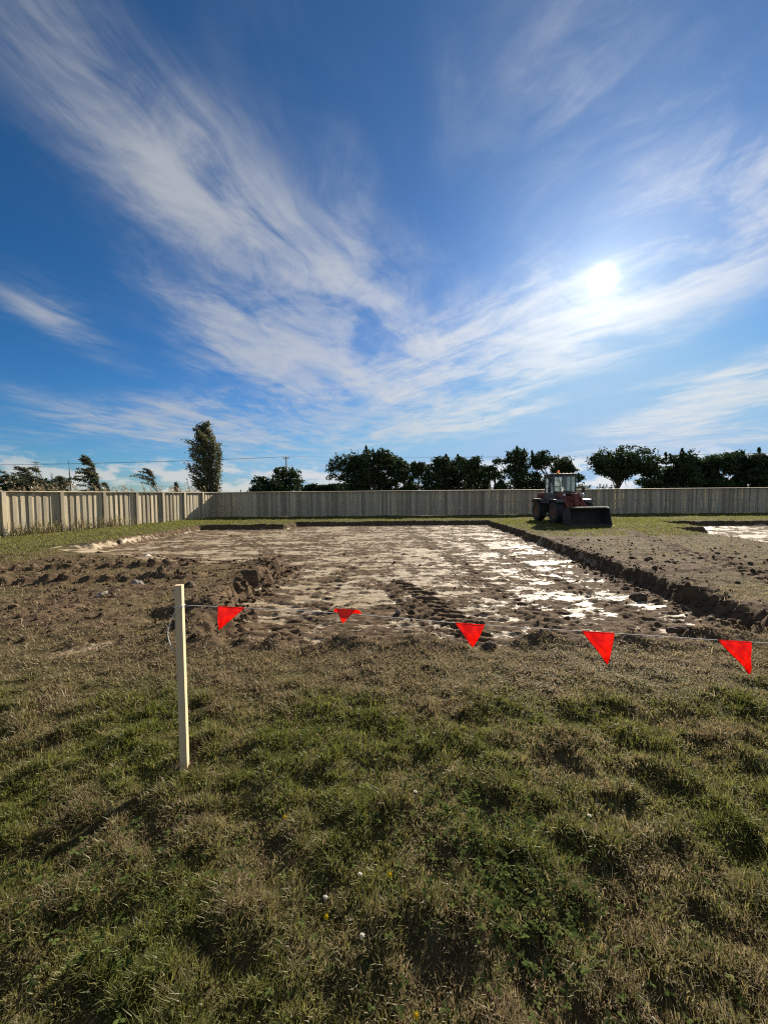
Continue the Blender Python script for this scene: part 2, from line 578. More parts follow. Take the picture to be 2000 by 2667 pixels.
M = {}
M['ground'] = mat_ground()
M['grass'] = mat_grass()
M['clover'] = mat_leaf('clover_leaf', (0.034, 0.052, 0.016), (0.080, 0.100, 0.030), 0.25, gloss=0.0)
M['fence'] = mat_timber('weathered_fence_timber', (0.52, 0.435, 0.280), (0.41, 0.375, 0.285))
M['stake'] = mat_timber('fresh_sawn_pine', (0.66, 0.50, 0.30), (0.70, 0.55, 0.35), 0.3, False, 0.7, 170.0)
M['pole'] = mat_timber('old_pole_timber', (0.16, 0.13, 0.10), (0.20, 0.18, 0.15))
M['bark'] = worn_paint('grey_brown_bark', (0.085, 0.065, 0.048), (0.05, 0.04, 0.03), 0.8, 0.9, 0, 9)
M['leaf_dark'] = mat_leaf('dark_evergreen_leaf', (0.020, 0.036, 0.014), (0.055, 0.085, 0.030), 0.22, gloss=0.02)
M['leaf_poplar'] = mat_leaf('poplar_leaf', (0.055, 0.075, 0.028), (0.17, 0.16, 0.085), 0.35, gloss=0.03)
M['leaf_willow'] = mat_leaf('grey_green_leaf', (0.070, 0.085, 0.045), (0.17, 0.165, 0.10), 0.35, gloss=0.02)
M['reed'] = mat_leaf('pale_reed_plume', (0.24, 0.18, 0.10), (0.42, 0.33, 0.20), 0.4)
M['red'] = worn_paint('faded_red_machine_paint', (0.24, 0.050, 0.030), (0.09, 0.06, 0.045), 0.75, 0.5)
M['grey_paint'] = worn_paint('worn_grey_cab_paint', (0.12, 0.115, 0.105), (0.07, 0.055, 0.042), 0.6, 0.5)
M['dark_steel'] = worn_paint('dark_bucket_steel', (0.045, 0.045, 0.042), (0.11, 0.085, 0.06), 0.55, 0.75, 0.0)
M['rubber'] = worn_paint('dusty_tyre_rubber', (0.030, 0.030, 0.031), (0.11, 0.09, 0.07), 0.55, 0.85)
M['rim'] = worn_paint('muddy_wheel_rim', (0.20, 0.085, 0.045), (0.13, 0.10, 0.07), 0.8, 0.7)
M['black'] = worn_paint('black_trim', (0.02, 0.02, 0.02), (0.06, 0.05, 0.04), 0.4, 0.6)
M['chrome'] = worn_paint('bright_cylinder_rod', (0.70, 0.70, 0.72), (0.3, 0.28, 0.25), 0.25, 0.18, 1.0)
M['wire'] = worn_paint('grey_power_cable', (0.08, 0.085, 0.09), (0.05, 0.05, 0.05), 0.3, 0.6)
M['clay_lump'] = worn_paint('pale_clay', (0.46, 0.42, 0.35), (0.13, 0.10, 0.075), 0.4, 0.85, 0, 14)
M['stone'] = worn_paint('dusty_stone', (0.19, 0.165, 0.13), (0.13, 0.10, 0.075), 0.55, 0.85, 0, 14)
M['galv'] = worn_paint('galvanised_steel', (0.42, 0.43, 0.45), (0.25, 0.25, 0.25), 0.4, 0.5, 0.6)


def m_string():
    m_, g, out = new_mat('white_cord')
    tc = g.node('ShaderNodeTexCoord').outputs['Object']
    n = g.noise(tc, 700.0, 2, 0.5)
    principled(g, out, g.mix(n, (0.62, 0.60, 0.56), (0.80, 0.78, 0.74)), 0.75, 0.2)
    return m_


def m_flag():
    m_, g, out = new_mat('red_plastic_flag')
    tc = g.node('ShaderNodeTexCoord').outputs['Object']
    n = g.noise(tc, 420.0, 3, 0.6)
    n2 = g.noise(tc, 16.0, 4, 0.65)
    c = g.mix(g.ramp(g.m('ADD', g.m('MULTIPLY', n, 0.3), g.m('MULTIPLY', n2, 0.7)), 0.40, 0.60), (0.76, 0.034, 0.022), (0.96, 0.095, 0.045))  # patchy reds paint uneven light into the flag colour
    df = g.node('ShaderNodeBsdfPrincipled')
    g.put(df.inputs['Base Color'], c); df.inputs['Roughness'].default_value = 0.42
    g.t.links.new(bump(g, n, 0.25, 0.001), df.inputs['Normal'])
    tr = g.node('ShaderNodeBsdfTranslucent'); g.put(tr.inputs[0], c)
    m1 = g.node('ShaderNodeMixShader'); m1.inputs[0].default_value = 0.55
    g.t.links.new(df.outputs[0], m1.inputs[1]); g.t.links.new(tr.outputs[0], m1.inputs[2])
    g.t.links.new(m1.outputs[0], out.inputs[0])
    return m_


def m_glass():
    m_, g, out = new_mat('cab_glass')
    tc = g.node('ShaderNodeTexCoord').outputs['Object']
    n = g.noise(tc, 5.0, 4, 0.6)
    tr = g.node('ShaderNodeBsdfTransparent'); g.put(tr.inputs[0], (0.80, 0.86, 0.86, 1))
    gl = g.node('ShaderNodeBsdfGlossy'); gl.inputs['Roughness'].default_value = 0.06
    g.put(gl.inputs[0], (0.9, 0.95, 1, 1))
    df = g.node('ShaderNodeBsdfTranslucent'); g.put(df.inputs[0], (0.62, 0.64, 0.64, 1))
    fr = g.node('ShaderNodeFresnel'); fr.inputs[0].default_value = 1.45
    m1 = g.node('ShaderNodeMixShader'); g.put(m1.inputs[0], g.m('ADD', fr.outputs[0], 0.03))
    g.t.links.new(tr.outputs[0], m1.inputs[1]); g.t.links.new(gl.outputs[0], m1.inputs[2])
    m2 = g.node('ShaderNodeMixShader'); g.put(m2.inputs[0], g.ramp(n, 0.35, 0.8, 0.06, 0.24))
    g.t.links.new(m1.outputs[0], m2.inputs[1]); g.t.links.new(df.outputs[0], m2.inputs[2])
    g.t.links.new(m2.outputs[0], out.inputs[0])
    return m_


def m_beacon():
    m_, g, out = new_mat('orange_beacon_plastic')
    p = principled(g, out, (0.95, 0.24, 0.02), 0.25, 0.5)
    p.inputs['Transmission Weight'].default_value = 0.35
    p.inputs['Emission Color'].default_value = (1.0, 0.30, 0.05, 1)
    p.inputs['Emission Strength'].default_value = 0.08  # faint glow stands in for daylight passing through the plastic
    return m_


M['string'] = m_string(); M['flag'] = m_flag(); M['glass'] = m_glass(); M['beacon'] = m_beacon()

# ------------------------------------------------------------------ the ground
PIT1 = [(-9.75, 20.9), (-5.35, 20.9), (-5.1, 22.7), (6.0, 22.7), (5.75, 17.0), (5.35, 12.3), (4.98, 8.2), (4.85, 7.0),
        (4.75, 4.9), (4.35, 4.3), (3.0, 4.12), (-0.8, 4.10), (-1.9, 4.15), (-2.15, 5.2), (-2.5, 6.6), (-2.35, 9.3), (-4.2, 9.6), (-6.8, 10.9), (-9.85, 12.5)]
PIT2 = [(11.9, 11.0), (12.0, 14.0), (12.4, 16.8), (14.3, 17.3), (14.4, 20.7), (33, 20.7), (33, 9.5), (12.6, 9.5)]
DEPTH = 0.26


def tread(x, y, p0, p1, width, pitch, ang):
    """0..1 print of a lugged tyre rolled from p0 to p1"""
    dx, dy = p1[0] - p0[0], p1[1] - p0[1]
    L = math.hypot(dx, dy); dx /= L; dy /= L
    s = (x - p0[0]) * dx + (y - p0[1]) * dy
    t = -(x - p0[0]) * dy + (y - p0[1]) * dx
    t = t + 0.06 * np.sin(s * 1.3)
    inside = sstep(width / 2 + .03, width / 2 - .03, np.abs(t)) * sstep(-.1, .15, s) * sstep(L + .1, L - .15, s)
    ph = (s + np.abs(t) * ang) / pitch
    lug = 0.5 + 0.5 * np.sin(2 * np.pi * ph + np.where(t > 0, 0, np.pi))
    return inside * sstep(0.45, 0.8, lug), inside


TRACKS = [((-9.5, 6.6), (-3.6, 7.6), 0.42, 0.34, 0.8, 0.10), ((-9.5, 8.2), (-4.2, 8.9), 0.42, 0.34, 0.8, 0.085),
          ((-4.6, 7.4), (-3.0, 8.6), 0.5, 0.16, 0.9, 0.05),
          ((1.0, 4.6), (0.2, 8.0), 0.75, 0.24, 0.55, 0.045), ((2.2, 4.7), (1.2, 22.0), 0.5, 0.28, 0.6, 0.018),
          ((-1.3, 4.9), (-0.7, 12.0), 0.5, 0.28, 0.6, 0.02), ((-8.5, 13.5), (4.0, 15.0), 0.5, 0.3, 0.6, 0.02),
          ((-7.0, 18.0), (-2.5, 10.5), 0.5, 0.3, 0.6, 0.03), ((6.5, 6.0), (10.2, 17.0), 0.5, 0.3, 0.6, 0.03), ((3.6, 5.0), (3.3, 16.0), 0.45, 0.28, 0.6, 0.018)]


def terrain(x, y):
    """height, clay mask, torn-soil mask, dryness of the ground at x, y"""
    near = (y > -3) & (y < 40) & (np.abs(x) < 45)
    n1 = fbm(x * 1.5, y * 1.5, 3, 1); n2 = fbm(x * 5.5, y * 5.5, 3, 5)
    n3 = fbm(x * 0.55, y * 0.55, 4, 9); n4 = fbm(x * 16, y * 16, 2, 15)
    rag = 0.13 * n1 + 0.05 * n2
    sd1 = poly_sd(x, y, PIT1) + rag
    sd2 = poly_sd(x, y, PIT2) + rag
    # the left wing slopes in gently, everywhere else the cut is steep
    soft = sstep(-2.6, -3.4, x) * sstep(13.2, 12.0, y)
    w = 0.11 + soft * 1.2
    f1 = sstep(w, -w, sd1)
    f2 = sstep(0.12, -0.12, sd2)
    pit = np.maximum(f1, f2)
    # how torn the ground outside the pits is
    left = sstep(-1.9, -2.8, x) * sstep(3.3, 4.6, y) * sstep(11.5, 9.0, y)
    right = sstep(4.6, 5.2, x) * sstep(3.6, 5.0, y) * sstep(19.0, 14.5, y + 0.35 * (x - 6))
    lip = np.exp(-(np.maximum(sd1, 0) / 0.38) ** 2) * sstep(14, 11, y)
    lipfar = np.exp(-(np.maximum(np.minimum(sd1, sd2), 0) / 0.16) ** 2)
    torn = np.clip(left * (0.62 + 0.6 * n3 + 0.4 * n1) + right * (0.50 + 0.5 * n3 + 0.45 * n1) * sstep(10.5, 6.0, x) + right * 0.25 * (n1 + .3)
                   + lip * 0.9 + lipfar * 0.9, 0, 1)
    torn = np.where(near, torn, 0)
    torn = np.maximum(torn, 0.95 * pit)
    dryb = np.clip(sstep(2.6, 3.7, y + 0.35 * n3) * sstep(13.5, 10.5, y + 0.6 * n3) * (0.75 + 0.35 * n3)
                   + right * 0.85 * sstep(15.8, 13.5, y) + 0.30 * np.clip(n3 + 0.15, 0, 1), 0, 1)
    dryb = np.where((x < -9.5) & (y > 8.5), dryb * 0.45, dryb)
    dryb = dryb * (1 - 0.8 * sstep(17, 20, y))
    # heights
    h = 0.030 * n3 + 0.020 * n1 + 0.010 * n2
    lawn = sstep(4.4, 3.2, y) * sstep(-0.5, 0.6, y) * (np.abs(x) < 9)
    h = h * (1 - 0.5 * lawn)
    h = h + lawn * (0.031 - 0.016 * sstep(2.4, 3.2, y)) * fbm(x * 4.0, y * 4.0, 3, 41)
    h = h + torn * (1 - pit) * (0.020 * np.abs(n2) + 0.024 * n1 + 0.014 * n4)
    bank = np.exp(-((sd1 - 0.28) / 0.30) ** 2)
    h = h + bank * sstep(-1.6, -2.2, x) * sstep(3.4, 5.5, y) * sstep(10.2, 9.2, y) * sstep(-5, -3, x) * (0.10 + 0.05 * n1)
    h = h + bank * sstep(4.2, 4.8, x) * sstep(14, 7, y) * (0.012 + 0.03 * n1)
    h = h + np.exp(-((sd1 - 0.12) / 0.16) ** 2) * sstep(5.2, 4.2, y) * (0.035 + 0.05 * n1)
    # pit floor: clay pan with patches of smeared topsoil
    p1 = fbm(x * 0.55 + 3, y * 1.25, 4, 21, 0.6)
    p2 = fbm(x * 2.0, y * 4.6, 3, 27, 0.6)
    smear = 0.50 * p1 + 0.62 * p2 + 0.25 * np.exp(-((x - 0.4) / 1.5) ** 2 - ((y - 5.6) / 1.1) ** 2) \
        + 0.16 * sstep(6.5, 4.5, y) + 0.10 * sstep(2.0, 5.0, x) * sstep(12, 7, y) - 0.04 * sstep(9, 14, y)
    clay = np.clip(0.51 - 0.80 * smear, 0, 1)
    edge = np.exp(-((sd1 + 0.34) / 0.24) ** 2) * 0.45
    clay = np.clip(clay - edge * (0.5 + n1), 0, 1)
    wall = sstep(0.80, 0.98, pit)
    # strips of cut clay show on a few walls
    claywall = ((pit > 0.12) & (pit < 0.85)) * sstep(-0.05, 0.25, n1 + 0.1) * (sstep(7.5, 9.5, y) * 0.55 * sstep(17, 14, y) + 0.42 * (x < -8) * (y < 20.3))
    clay = np.maximum(clay * wall, claywall)
    h = h * (1 - 0.85 * pit) - DEPTH * pit
    soily = (1 - sstep(0.40, 0.60, clay)) * wall
    ridge = fbm(x * 2.2, y * 11.0, 3, 33)
    h = h + wall * (0.007 * n2 + 0.016 * ridge + 0.005 * n4 + soily * (0.012 + 0.016 * np.abs(n2) + 0.010 * n4))
    # dirt heaped at the foot of the cut
    h = h + np.exp(-((sd1 + 0.20) / 0.14) ** 2) * sstep(12, 8, y) * (0.035 + 0.04 * n2)
    for p0, p1_, wd, pt, an, dp in TRACKS:
        tr, ins = tread(x, y, p0, p1_, wd, pt, an)
        up_ = 1.0 if dp > 0.08 else 0.35
        h = h - (0.5 if dp > 0.08 else 1.0) * dp * tr + up_ * dp * (ins - tr) * (0.7 + 0.6 * n1)
        torn = np.maximum(torn, ins * 1.0 * (pit < 0.3))
        clay = np.clip(clay - 0.22 * ins * (1 - tr) - 0.1 * ins * tr, 0, 1)
    # far away the ground is smooth
    fade = np.where(near, 1.0, 0.0)
    # a cut bare patch by the stake and a hollow under the turf edge
    cut = np.exp(-(((x + 3.12) * 0.75 + (y - 3.98) * 0.66) / 0.34) ** 4 - (((y - 3.98) * 0.75 - (x + 3.12) * 0.66) / 0.16) ** 4)
    h = h - 0.05 * cut
    torn = np.maximum(torn, cut)
    clay = np.maximum(clay, cut * 0.62)
    foot_ = np.exp(-((x + 1.15) / .09) ** 2 - ((y - 2.16) / .09) ** 2)
    torn = np.maximum(torn, foot_)
    h = h - 0.02 * foot_
    hole = np.exp(-((x + 2.75) / 0.38) ** 2 - ((y - 5.05) / 0.17) ** 2)
    h = h - 0.13 * hole + 0.05 * np.exp(-((x + 2.75) / 0.5) ** 2 - ((y - 5.35) / 0.15) ** 2)
    torn = np.maximum(torn, hole * 0.9)
    return h * fade, clay * fade, torn * fade, dryb * fade, pit * fade


def axis_lines(fn, a, b):
    out = [a]
    while out[-1] < b:
        out.append(out[-1] + fn(out[-1]))
    return np.array(out)


def dxf(x):
    a = abs(x)
    return 0.035 if a < 5.5 else (0.035 + (a - 5.5) * 0.0070 if a < 20 else 0.15 + (a - 20) * 0.16)


def dyf(y):
    if y < 0.4:
        return 0.10 + (0.4 - y) * 0.16
    if y < 3.5:
        return 0.042
    if y < 6:
        return 0.023
    if y < 30:
        return min(0.023 + (y - 6) * 0.0085, 0.085)
    return 0.09 + (y - 30) * 0.16


pos = axis_lines(dxf, 0.0, 4000.0)
xs = np.concatenate([-pos[:0:-1], pos])
yneg = axis_lines(lambda t: dyf(0.4 - t) if t > 0 else 0.1, 0.0, 3000.0)
ys = np.concatenate([0.4 - yneg[:0:-1], axis_lines(dyf, 0.4, 4000.0)])
GX, GY = np.meshgrid(xs, ys)
gh, gclay, gtorn, gdry, gpit = terrain(GX.ravel(), GY.ravel())
nx, ny = len(xs), len(ys)
idx = np.arange(nx * ny).reshape(ny, nx)
quads = np.stack([idx[:-1, :-1].ravel(), idx[:-1, 1:].ravel(), idx[1:, 1:].ravel(), idx[1:, :-1].ravel()], 1)
gme = mesh_np('ground', np.stack([GX.ravel(), GY.ravel(), gh], 1), quads, True,
              {'zone': np.stack([gclay, gtorn, gdry, gpit], 1)})
ground = link('ground', gme, M['ground'])
tag(ground, 'torn up lawn around the shallow excavated pits with pale clay floor', 'ground', kind='structure')


def ground_z(x, y):
    return float(terrain(np.array([float(x)]), np.array([float(y)]))[0][0])


# ------------------------------------------------------------------ timber fences
def board_mesh(name, w, t, z0, z1, chamfer=0.004):
    mb = MB()
    mb.box(-w / 2, w / 2, -t, 0, z0, z1, chamfer)
    me = bpy.data.meshes.new(name)
    mb.bm.to_mesh(me); mb.bm.free()
    me.materials.append(M['fence'])
    return me


FH = 1.80


def fence(p0, p1, label, posts, pitch):
    """boards face the -90 degree side of p0 -> p1 (local -Y)"""
    p0, p1 = Vector(p0), Vector(p1)
    d = p1 - p0
    L = d.length
    root = empty('timber_fence', (p0.x, p0.y, 0), math.atan2(d.y, d.x))
    tag(root, label, 'fence', 'timber paling fences round the site')
    front = board_mesh('board', 0.15, 0.016, 0.015, FH - 0.01)
    back = board_mesh('board', 0.16, 0.016, 0.02, FH - 0.012)
    n = int(L / pitch)
    r = random.Random(len(posts) + 3)
    for i in range(n):
        o = bpy.data.objects.new('board', front if i % 2 == 0 else back)
        COL.objects.link(o); o.parent = root
        o.location = ((i + 0.5) * pitch + r.uniform(-.006, .006), (-0.022 if i % 2 == 0 else 0.0) + r.uniform(-.003, .003), r.uniform(-.008, .004))
        o.rotation_euler = (r.uniform(-.004, .004), r.uniform(-.004, .004), r.uniform(-.012, .012))
    pm = board_mesh('post', 0.15, 0.085, 0.0, FH - 0.012)
    for s in posts:
        o = bpy.data.objects.new('post', pm)
        COL.objects.link(o); o.parent = root
        o.location = (s, -0.040, 0)
    # capping in lengths, tilted a little to the front so the sun catches its top
    seg = 3.6
    k = 0
    s = 0.0
    while s < L - 0.01:
        e = min(s + seg, L)
        mb = MB()
        mb.box(s + .003, e - .003, -0.130, 0.065, FH - 0.006, FH + 0.024, 0.004, Matrix.Translation((0, 0, FH)) @ Matrix.Rotation(math.radians(4), 4, 'X') @ Matrix.Translation((0, 0, -FH)))
        mb.build('cap_rail', M['fence'], root)
        s = e; k += 1
    # rails on the back
    for z in (0.3, 0.95, 1.55):
        mb = MB(); mb.box(0, L, 0.004, 0.05, z, z + 0.095, 0.004)
        mb.build('rail', M['fence'], root)
    return root


FA, FB = Vector((-15.25, 15.9)), Vector((-12.1, 28.5))
fd = (FB - FA).normalized()
F0 = FA - fd * 6.2
posts = []
for k in (-0.975, -0.8255, -0.7167, -0.6332, -0.5658, -0.5107, -0.4639, -0.4230):
    s = (F0.x - k * F0.y) / (k * fd.y - fd.x)
    posts.append(s)
posts = [posts[0] - 4.2, posts[0] - 2.1] + posts[:-1] + [(FB - F0).length - 0.12]
fence(F0, FB, 'sunlit pale timber fence with posts along the left side of the site', posts, 0.144)
fence(FB + Vector((0.06, 0.0)), Vector((31.0, 28.1)), 'long shaded timber paling fence across the back of the site', [], 0.1465)

# ------------------------------------------------------------------ grass
def blades_mesh(name, x, y, h, w, az, lean, curl, dry, val, hue, z=None):
    n = len(x)
    if z is None:
        z = terrain(x, y)[0]
    dx, dy = np.cos(az), np.sin(az)
    # width runs across the lean with a random twist
    tw = rng.uniform(-1.2, 1.2, n)
    wx, wy = np.cos(az + np.pi / 2 + tw), np.sin(az + np.pi / 2 + tw)
    sl, cl = np.sin(lean), np.cos(lean)
    m1x = x + dx * sl * h * 0.5; m1y = y + dy * sl * h * 0.5; m1z = z + cl * h * 0.55
    l2 = np.clip(lean + curl, 0, 2.1)
    tx = m1x + dx * np.sin(l2) * h * 0.5; ty = m1y + dy * np.sin(l2) * h * 0.5; tz = np.maximum(m1z + np.cos(l2) * h * 0.5, z + 0.004)
    zr = z - 0.012
    V = np.empty((n, 5, 3))
    V[:, 0] = np.stack([x - wx * w / 2, y - wy * w / 2, zr], 1)
    V[:, 1] = np.stack([x + wx * w / 2, y + wy * w / 2, zr], 1)
    V[:, 2] = np.stack([m1x - wx * w * .42, m1y - wy * w * .42, m1z], 1)
    V[:, 3] = np.stack([m1x + wx * w * .42, m1y + wy * w * .42, m1z], 1)
    V[:, 4] = np.stack([tx, ty, tz], 1)
    b = np.arange(n)[:, None] * 5
    T = np.concatenate([b + np.array([[0, 1, 3]]), b + np.array([[0, 3, 2]]), b + np.array([[2, 3, 4]])], 1).reshape(-1, 3)
    col = np.repeat(np.stack([dry, val, hue, np.ones(n)], 1), 5, axis=0)
    return V.reshape(-1, 3), T, col


def clumped(nc, ymin, ymax, per, p, spread, xk=1.18, xoff=0.6):
    """clump centres thinning with distance, then blades around each"""
    u = rng.random(nc)
    e = 2 - p
    yc = (ymin ** e + u * (ymax ** e - ymin ** e)) ** (1 / e)
    xc = (rng.random(nc) * 2 - 1) * (xk * yc + xoff)
    k = rng.integers(int(per * 0.5), int(per * 1.5), nc)
    ci = np.repeat(np.arange(nc), k)
    r = spread * np.sqrt(rng.random(len(ci))) * (0.5 + rng.random(nc))[ci] * (0.75 + 0.22 * yc[ci])
    a = rng.random(len(ci)) * 2 * np.pi
    return xc, yc, ci, xc[ci] + r * np.cos(a), yc[ci] + r * np.sin(a), a, r


PARTS = []
# the near lawn
xc, yc, ci, bx, by, ba, br = clumped(25000, 0.55, 4.7, 17, 1.30, 0.036, 1.18, 1.4)
_, c_clay, c_torn, c_dry, c_pit = terrain(bx, by)
keep = (c_pit < 0.25) & (rng.random(len(bx)) > c_torn * 0.75) & (np.hypot(bx + 1.15, by - 2.165) > 0.045 + 0.03 * rng.random(len(bx)))
bx, by, ba, ci, c_dry, c_torn, br = bx[keep], by[keep], ba[keep], ci[keep], c_dry[keep], c_torn[keep], br[keep]
tus = fbm(bx * 4.0, by * 4.0, 3, 41)                  # tussocks and hollows
tus2 = fbm(bx * 0.8, by * 0.8, 3, 47)
dryc = np.clip(0.34 + 0.8 * fbm(xc * 1.4, yc * 1.4, 3, 53) + rng.normal(0, .22, len(xc)), 0, 1)[ci]
trod = sstep(2.7, 3.5, by + 0.3 * tus2)                 # flattened dead grass towards the dig
cval = np.clip(rng.random(len(xc))[ci] * .6 + rng.random(len(bx)) * .5 - .05, 0, 1)
green_band = np.exp(-((by - 2.35) / 0.55) ** 2)
dry = np.clip(dryc + 0.55 * trod - 0.28 * green_band * (0.6 + tus2) + rng.normal(0, .16, len(bx)), 0, 1)
h = (0.022 + 0.046 * np.clip(tus + 0.22, 0, 1.2) + 0.014 * rng.random(len(bx))) * (1 - 0.30 * trod)
h *= np.where(rng.random(len(bx)) < 0.05, 1.6, 1.0)
lean = np.clip(rng.normal(0.42, 0.28, len(bx)) + 0.35 * np.clip(br / 0.05, 0, 1) * 0.6 + 0.65 * trod, 0.03, 1.45)
az = np.where(rng.random(len(bx)) < 0.6, ba, rng.random(len(bx)) * 2 * np.pi + 0)
az = np.where(rng.random(len(bx)) < 0.08, 3.5 + 1.3 * fbm(bx * .9, by * .9, 2, 61), az)
w = (0.0021 + 0.0013 * by + 0.0012 * trod) * rng.uniform(0.7, 1.35, len(bx))
thin = rng.random(len(bx)) > 0.30 * trod * (tus < 0.05)
bx, by, h, w, az, lean, dry, cval = (q_[thin] for q_ in (bx, by, h, w, az, lean, dry, cval))
PARTS.append(blades_mesh('g', bx, by, h, w, az, lean, rng.uniform(.1, .9, len(bx)), dry, cval, rng.random(len(bx))))

# long bleached straws lying over the trodden grass
n = 26000
by = (2.3 ** .6 + rng.random(n) * (6.5 ** .6 - 2.3 ** .6)) ** (1 / .6)
bx = (rng.random(n) * 2 - 1) * (1.15 * by + .6)
_, a_clay, a_torn, a_dry, a_pit = terrain(bx, by)
q = (a_pit < .1) & (rng.random(n) > a_torn * .7) & (rng.random(n) < .25 + .75 * sstep(2.5, 3.4, by)) & (fbm(bx * 4, by * 4, 2, 91) > -.25)
bx, by = bx[q], by[q]; n = len(bx)
PARTS.append(blades_mesh('g', bx, by, rng.uniform(.05, .10, n), (0.0022 + 0.0009 * by) * rng.uniform(.7, 1.3, n), rng.random(n) * 6.28, rng.uniform(.5, 1.35, n),
                         rng.uniform(0, .7, n), np.clip(rng.normal(.92, .12, n), 0, 1), rng.uniform(.5, 1, n), rng.random(n) * .6))

# torn dry turf left and right of the dig, and the lip in front of it
def scatter(n, x0, x1, y0, y1):
    return rng.uniform(x0, x1, n), rng.uniform(y0, y1, n)


for n, x0, x1, y0, y1, base_dry in ((90000, -13, -1.9, 3.6, 12.5, .90), (80000, 4.4, 19, 3.7, 18, .88), (16000, -2.6, 5.2, 3.4, 4.4, .95)):
    bx, by = scatter(n, x0, x1, y0, y1)
    q = (np.abs(bx) < 1.2 * by + 1) & (rng.random(n) < np.clip(7.0 / by, 0.25, 1))
    bx, by = bx[q], by[q]
    _, a_clay, a_torn, a_dry, a_pit = terrain(bx, by)
    cl = fbm(bx * 2.6, by * 2.6, 3, 71)
    q = (a_pit < 0.12) & (rng.random(len(bx)) > a_torn * 0.86) & (cl > -0.45)
    bx, by, a_dry = bx[q], by[q], a_dry[q]
    n = len(bx)
    far = sstep(13, 16, by) + sstep(-8.5, -10.5, bx) * sstep(7.5, 10, by)
    PARTS.append(blades_mesh('g', bx, by, rng.uniform(.03, .065, n) * (1 + 0.02 * by), (0.0022 + 0.0012 * by) * rng.uniform(.7, 1.3, n),
                             rng.random(n) * 2 * np.pi, rng.uniform(.55, 1.5, n), rng.uniform(.1, .7, n),
                             np.clip(base_dry - 0.55 * np.clip(far, 0, 1) + rng.normal(0, .2, n), 0, 1), rng.random(n), rng.random(n)))

# mown lawn along the fences
for n, x0, x1, y0, y1 in ((24000, -16, -9, 9, 28.4), (44000, -13, 31, 20, 28.3), (20000, 5.5, 16, 14, 23)):
    bx, by = scatter(n, x0, x1, y0, y1)
    side = (bx - F0.x) * fd.y - (by - F0.y) * fd.x
    _, a_clay, a_torn, a_dry, a_pit = terrain(bx, by)
    q = (np.abs(bx) < 1.15 * by + 1) & (side > 0.03) & (a_pit < 0.08) & (rng.random(n) > a_torn * 0.8)
    bx, by, a_dry = bx[q], by[q], a_dry[q]
    n = len(bx)
    gr = fbm(bx * .6, by * .6, 3, 81)
    PARTS.append(blades_mesh('g', bx, by, rng.uniform(.04, .085, n), (0.012 + 0.0006 * by) * rng.uniform(.7, 1.3, n), rng.random(n) * 2 * np.pi,
                             rng.uniform(.2, 1.1, n), rng.uniform(.1, .8, n), np.clip(0.04 + 0.22 * gr + 0.45 * a_dry + rng.normal(0, .12, n), 0, 1), rng.uniform(.5, 1, n), rng.uniform(.3, 1, n)))

off = 0; VV, TT, CC = [], [], []
for V_, T_, c_ in PARTS:
    VV.append(V_); TT.append(T_ + off); CC.append(c_); off += len(V_)
gr_o = link('grass', mesh_np('grass', np.concatenate(VV), np.concatenate(TT), False, {'tint': np.concatenate(CC)}), M['grass'])
tag(gr_o, 'coarse mown lawn of green and straw coloured blades round the dig', 'grass', kind='stuff')

# tall weeds along the foot of the sunlit fence
n = 420
s = np.concatenate([rng.normal(6.9, .7, 160), rng.normal(9.2, .6, 110), rng.normal(11.0, .4, 60), rng.uniform(3, 18, 90)])
wx_, wy_ = F0.x + fd.x * s, F0.y + fd.y * s
offs = rng.uniform(.08, .45, n)
wx_ = wx_ + fd.y * offs; wy_ = wy_ - fd.x * offs
V_, T_, c_ = blades_mesh('w', wx_, wy_, rng.uniform(.25, .85, n) * np.where(s < 12, 1, .6), rng.uniform(.012, .028, n), rng.random(n) * 6.28, rng.uniform(.05, .5, n), rng.uniform(0, .7, n),
                         np.clip(rng.normal(.55, .3, n), 0, 1), rng.random(n), rng.random(n))
tag(link('weeds', mesh_np('weeds', V_, T_, False, {'tint': c_}), M['grass']), 'straggly dry weeds at the foot of the sunlit fence', 'weeds', kind='stuff')


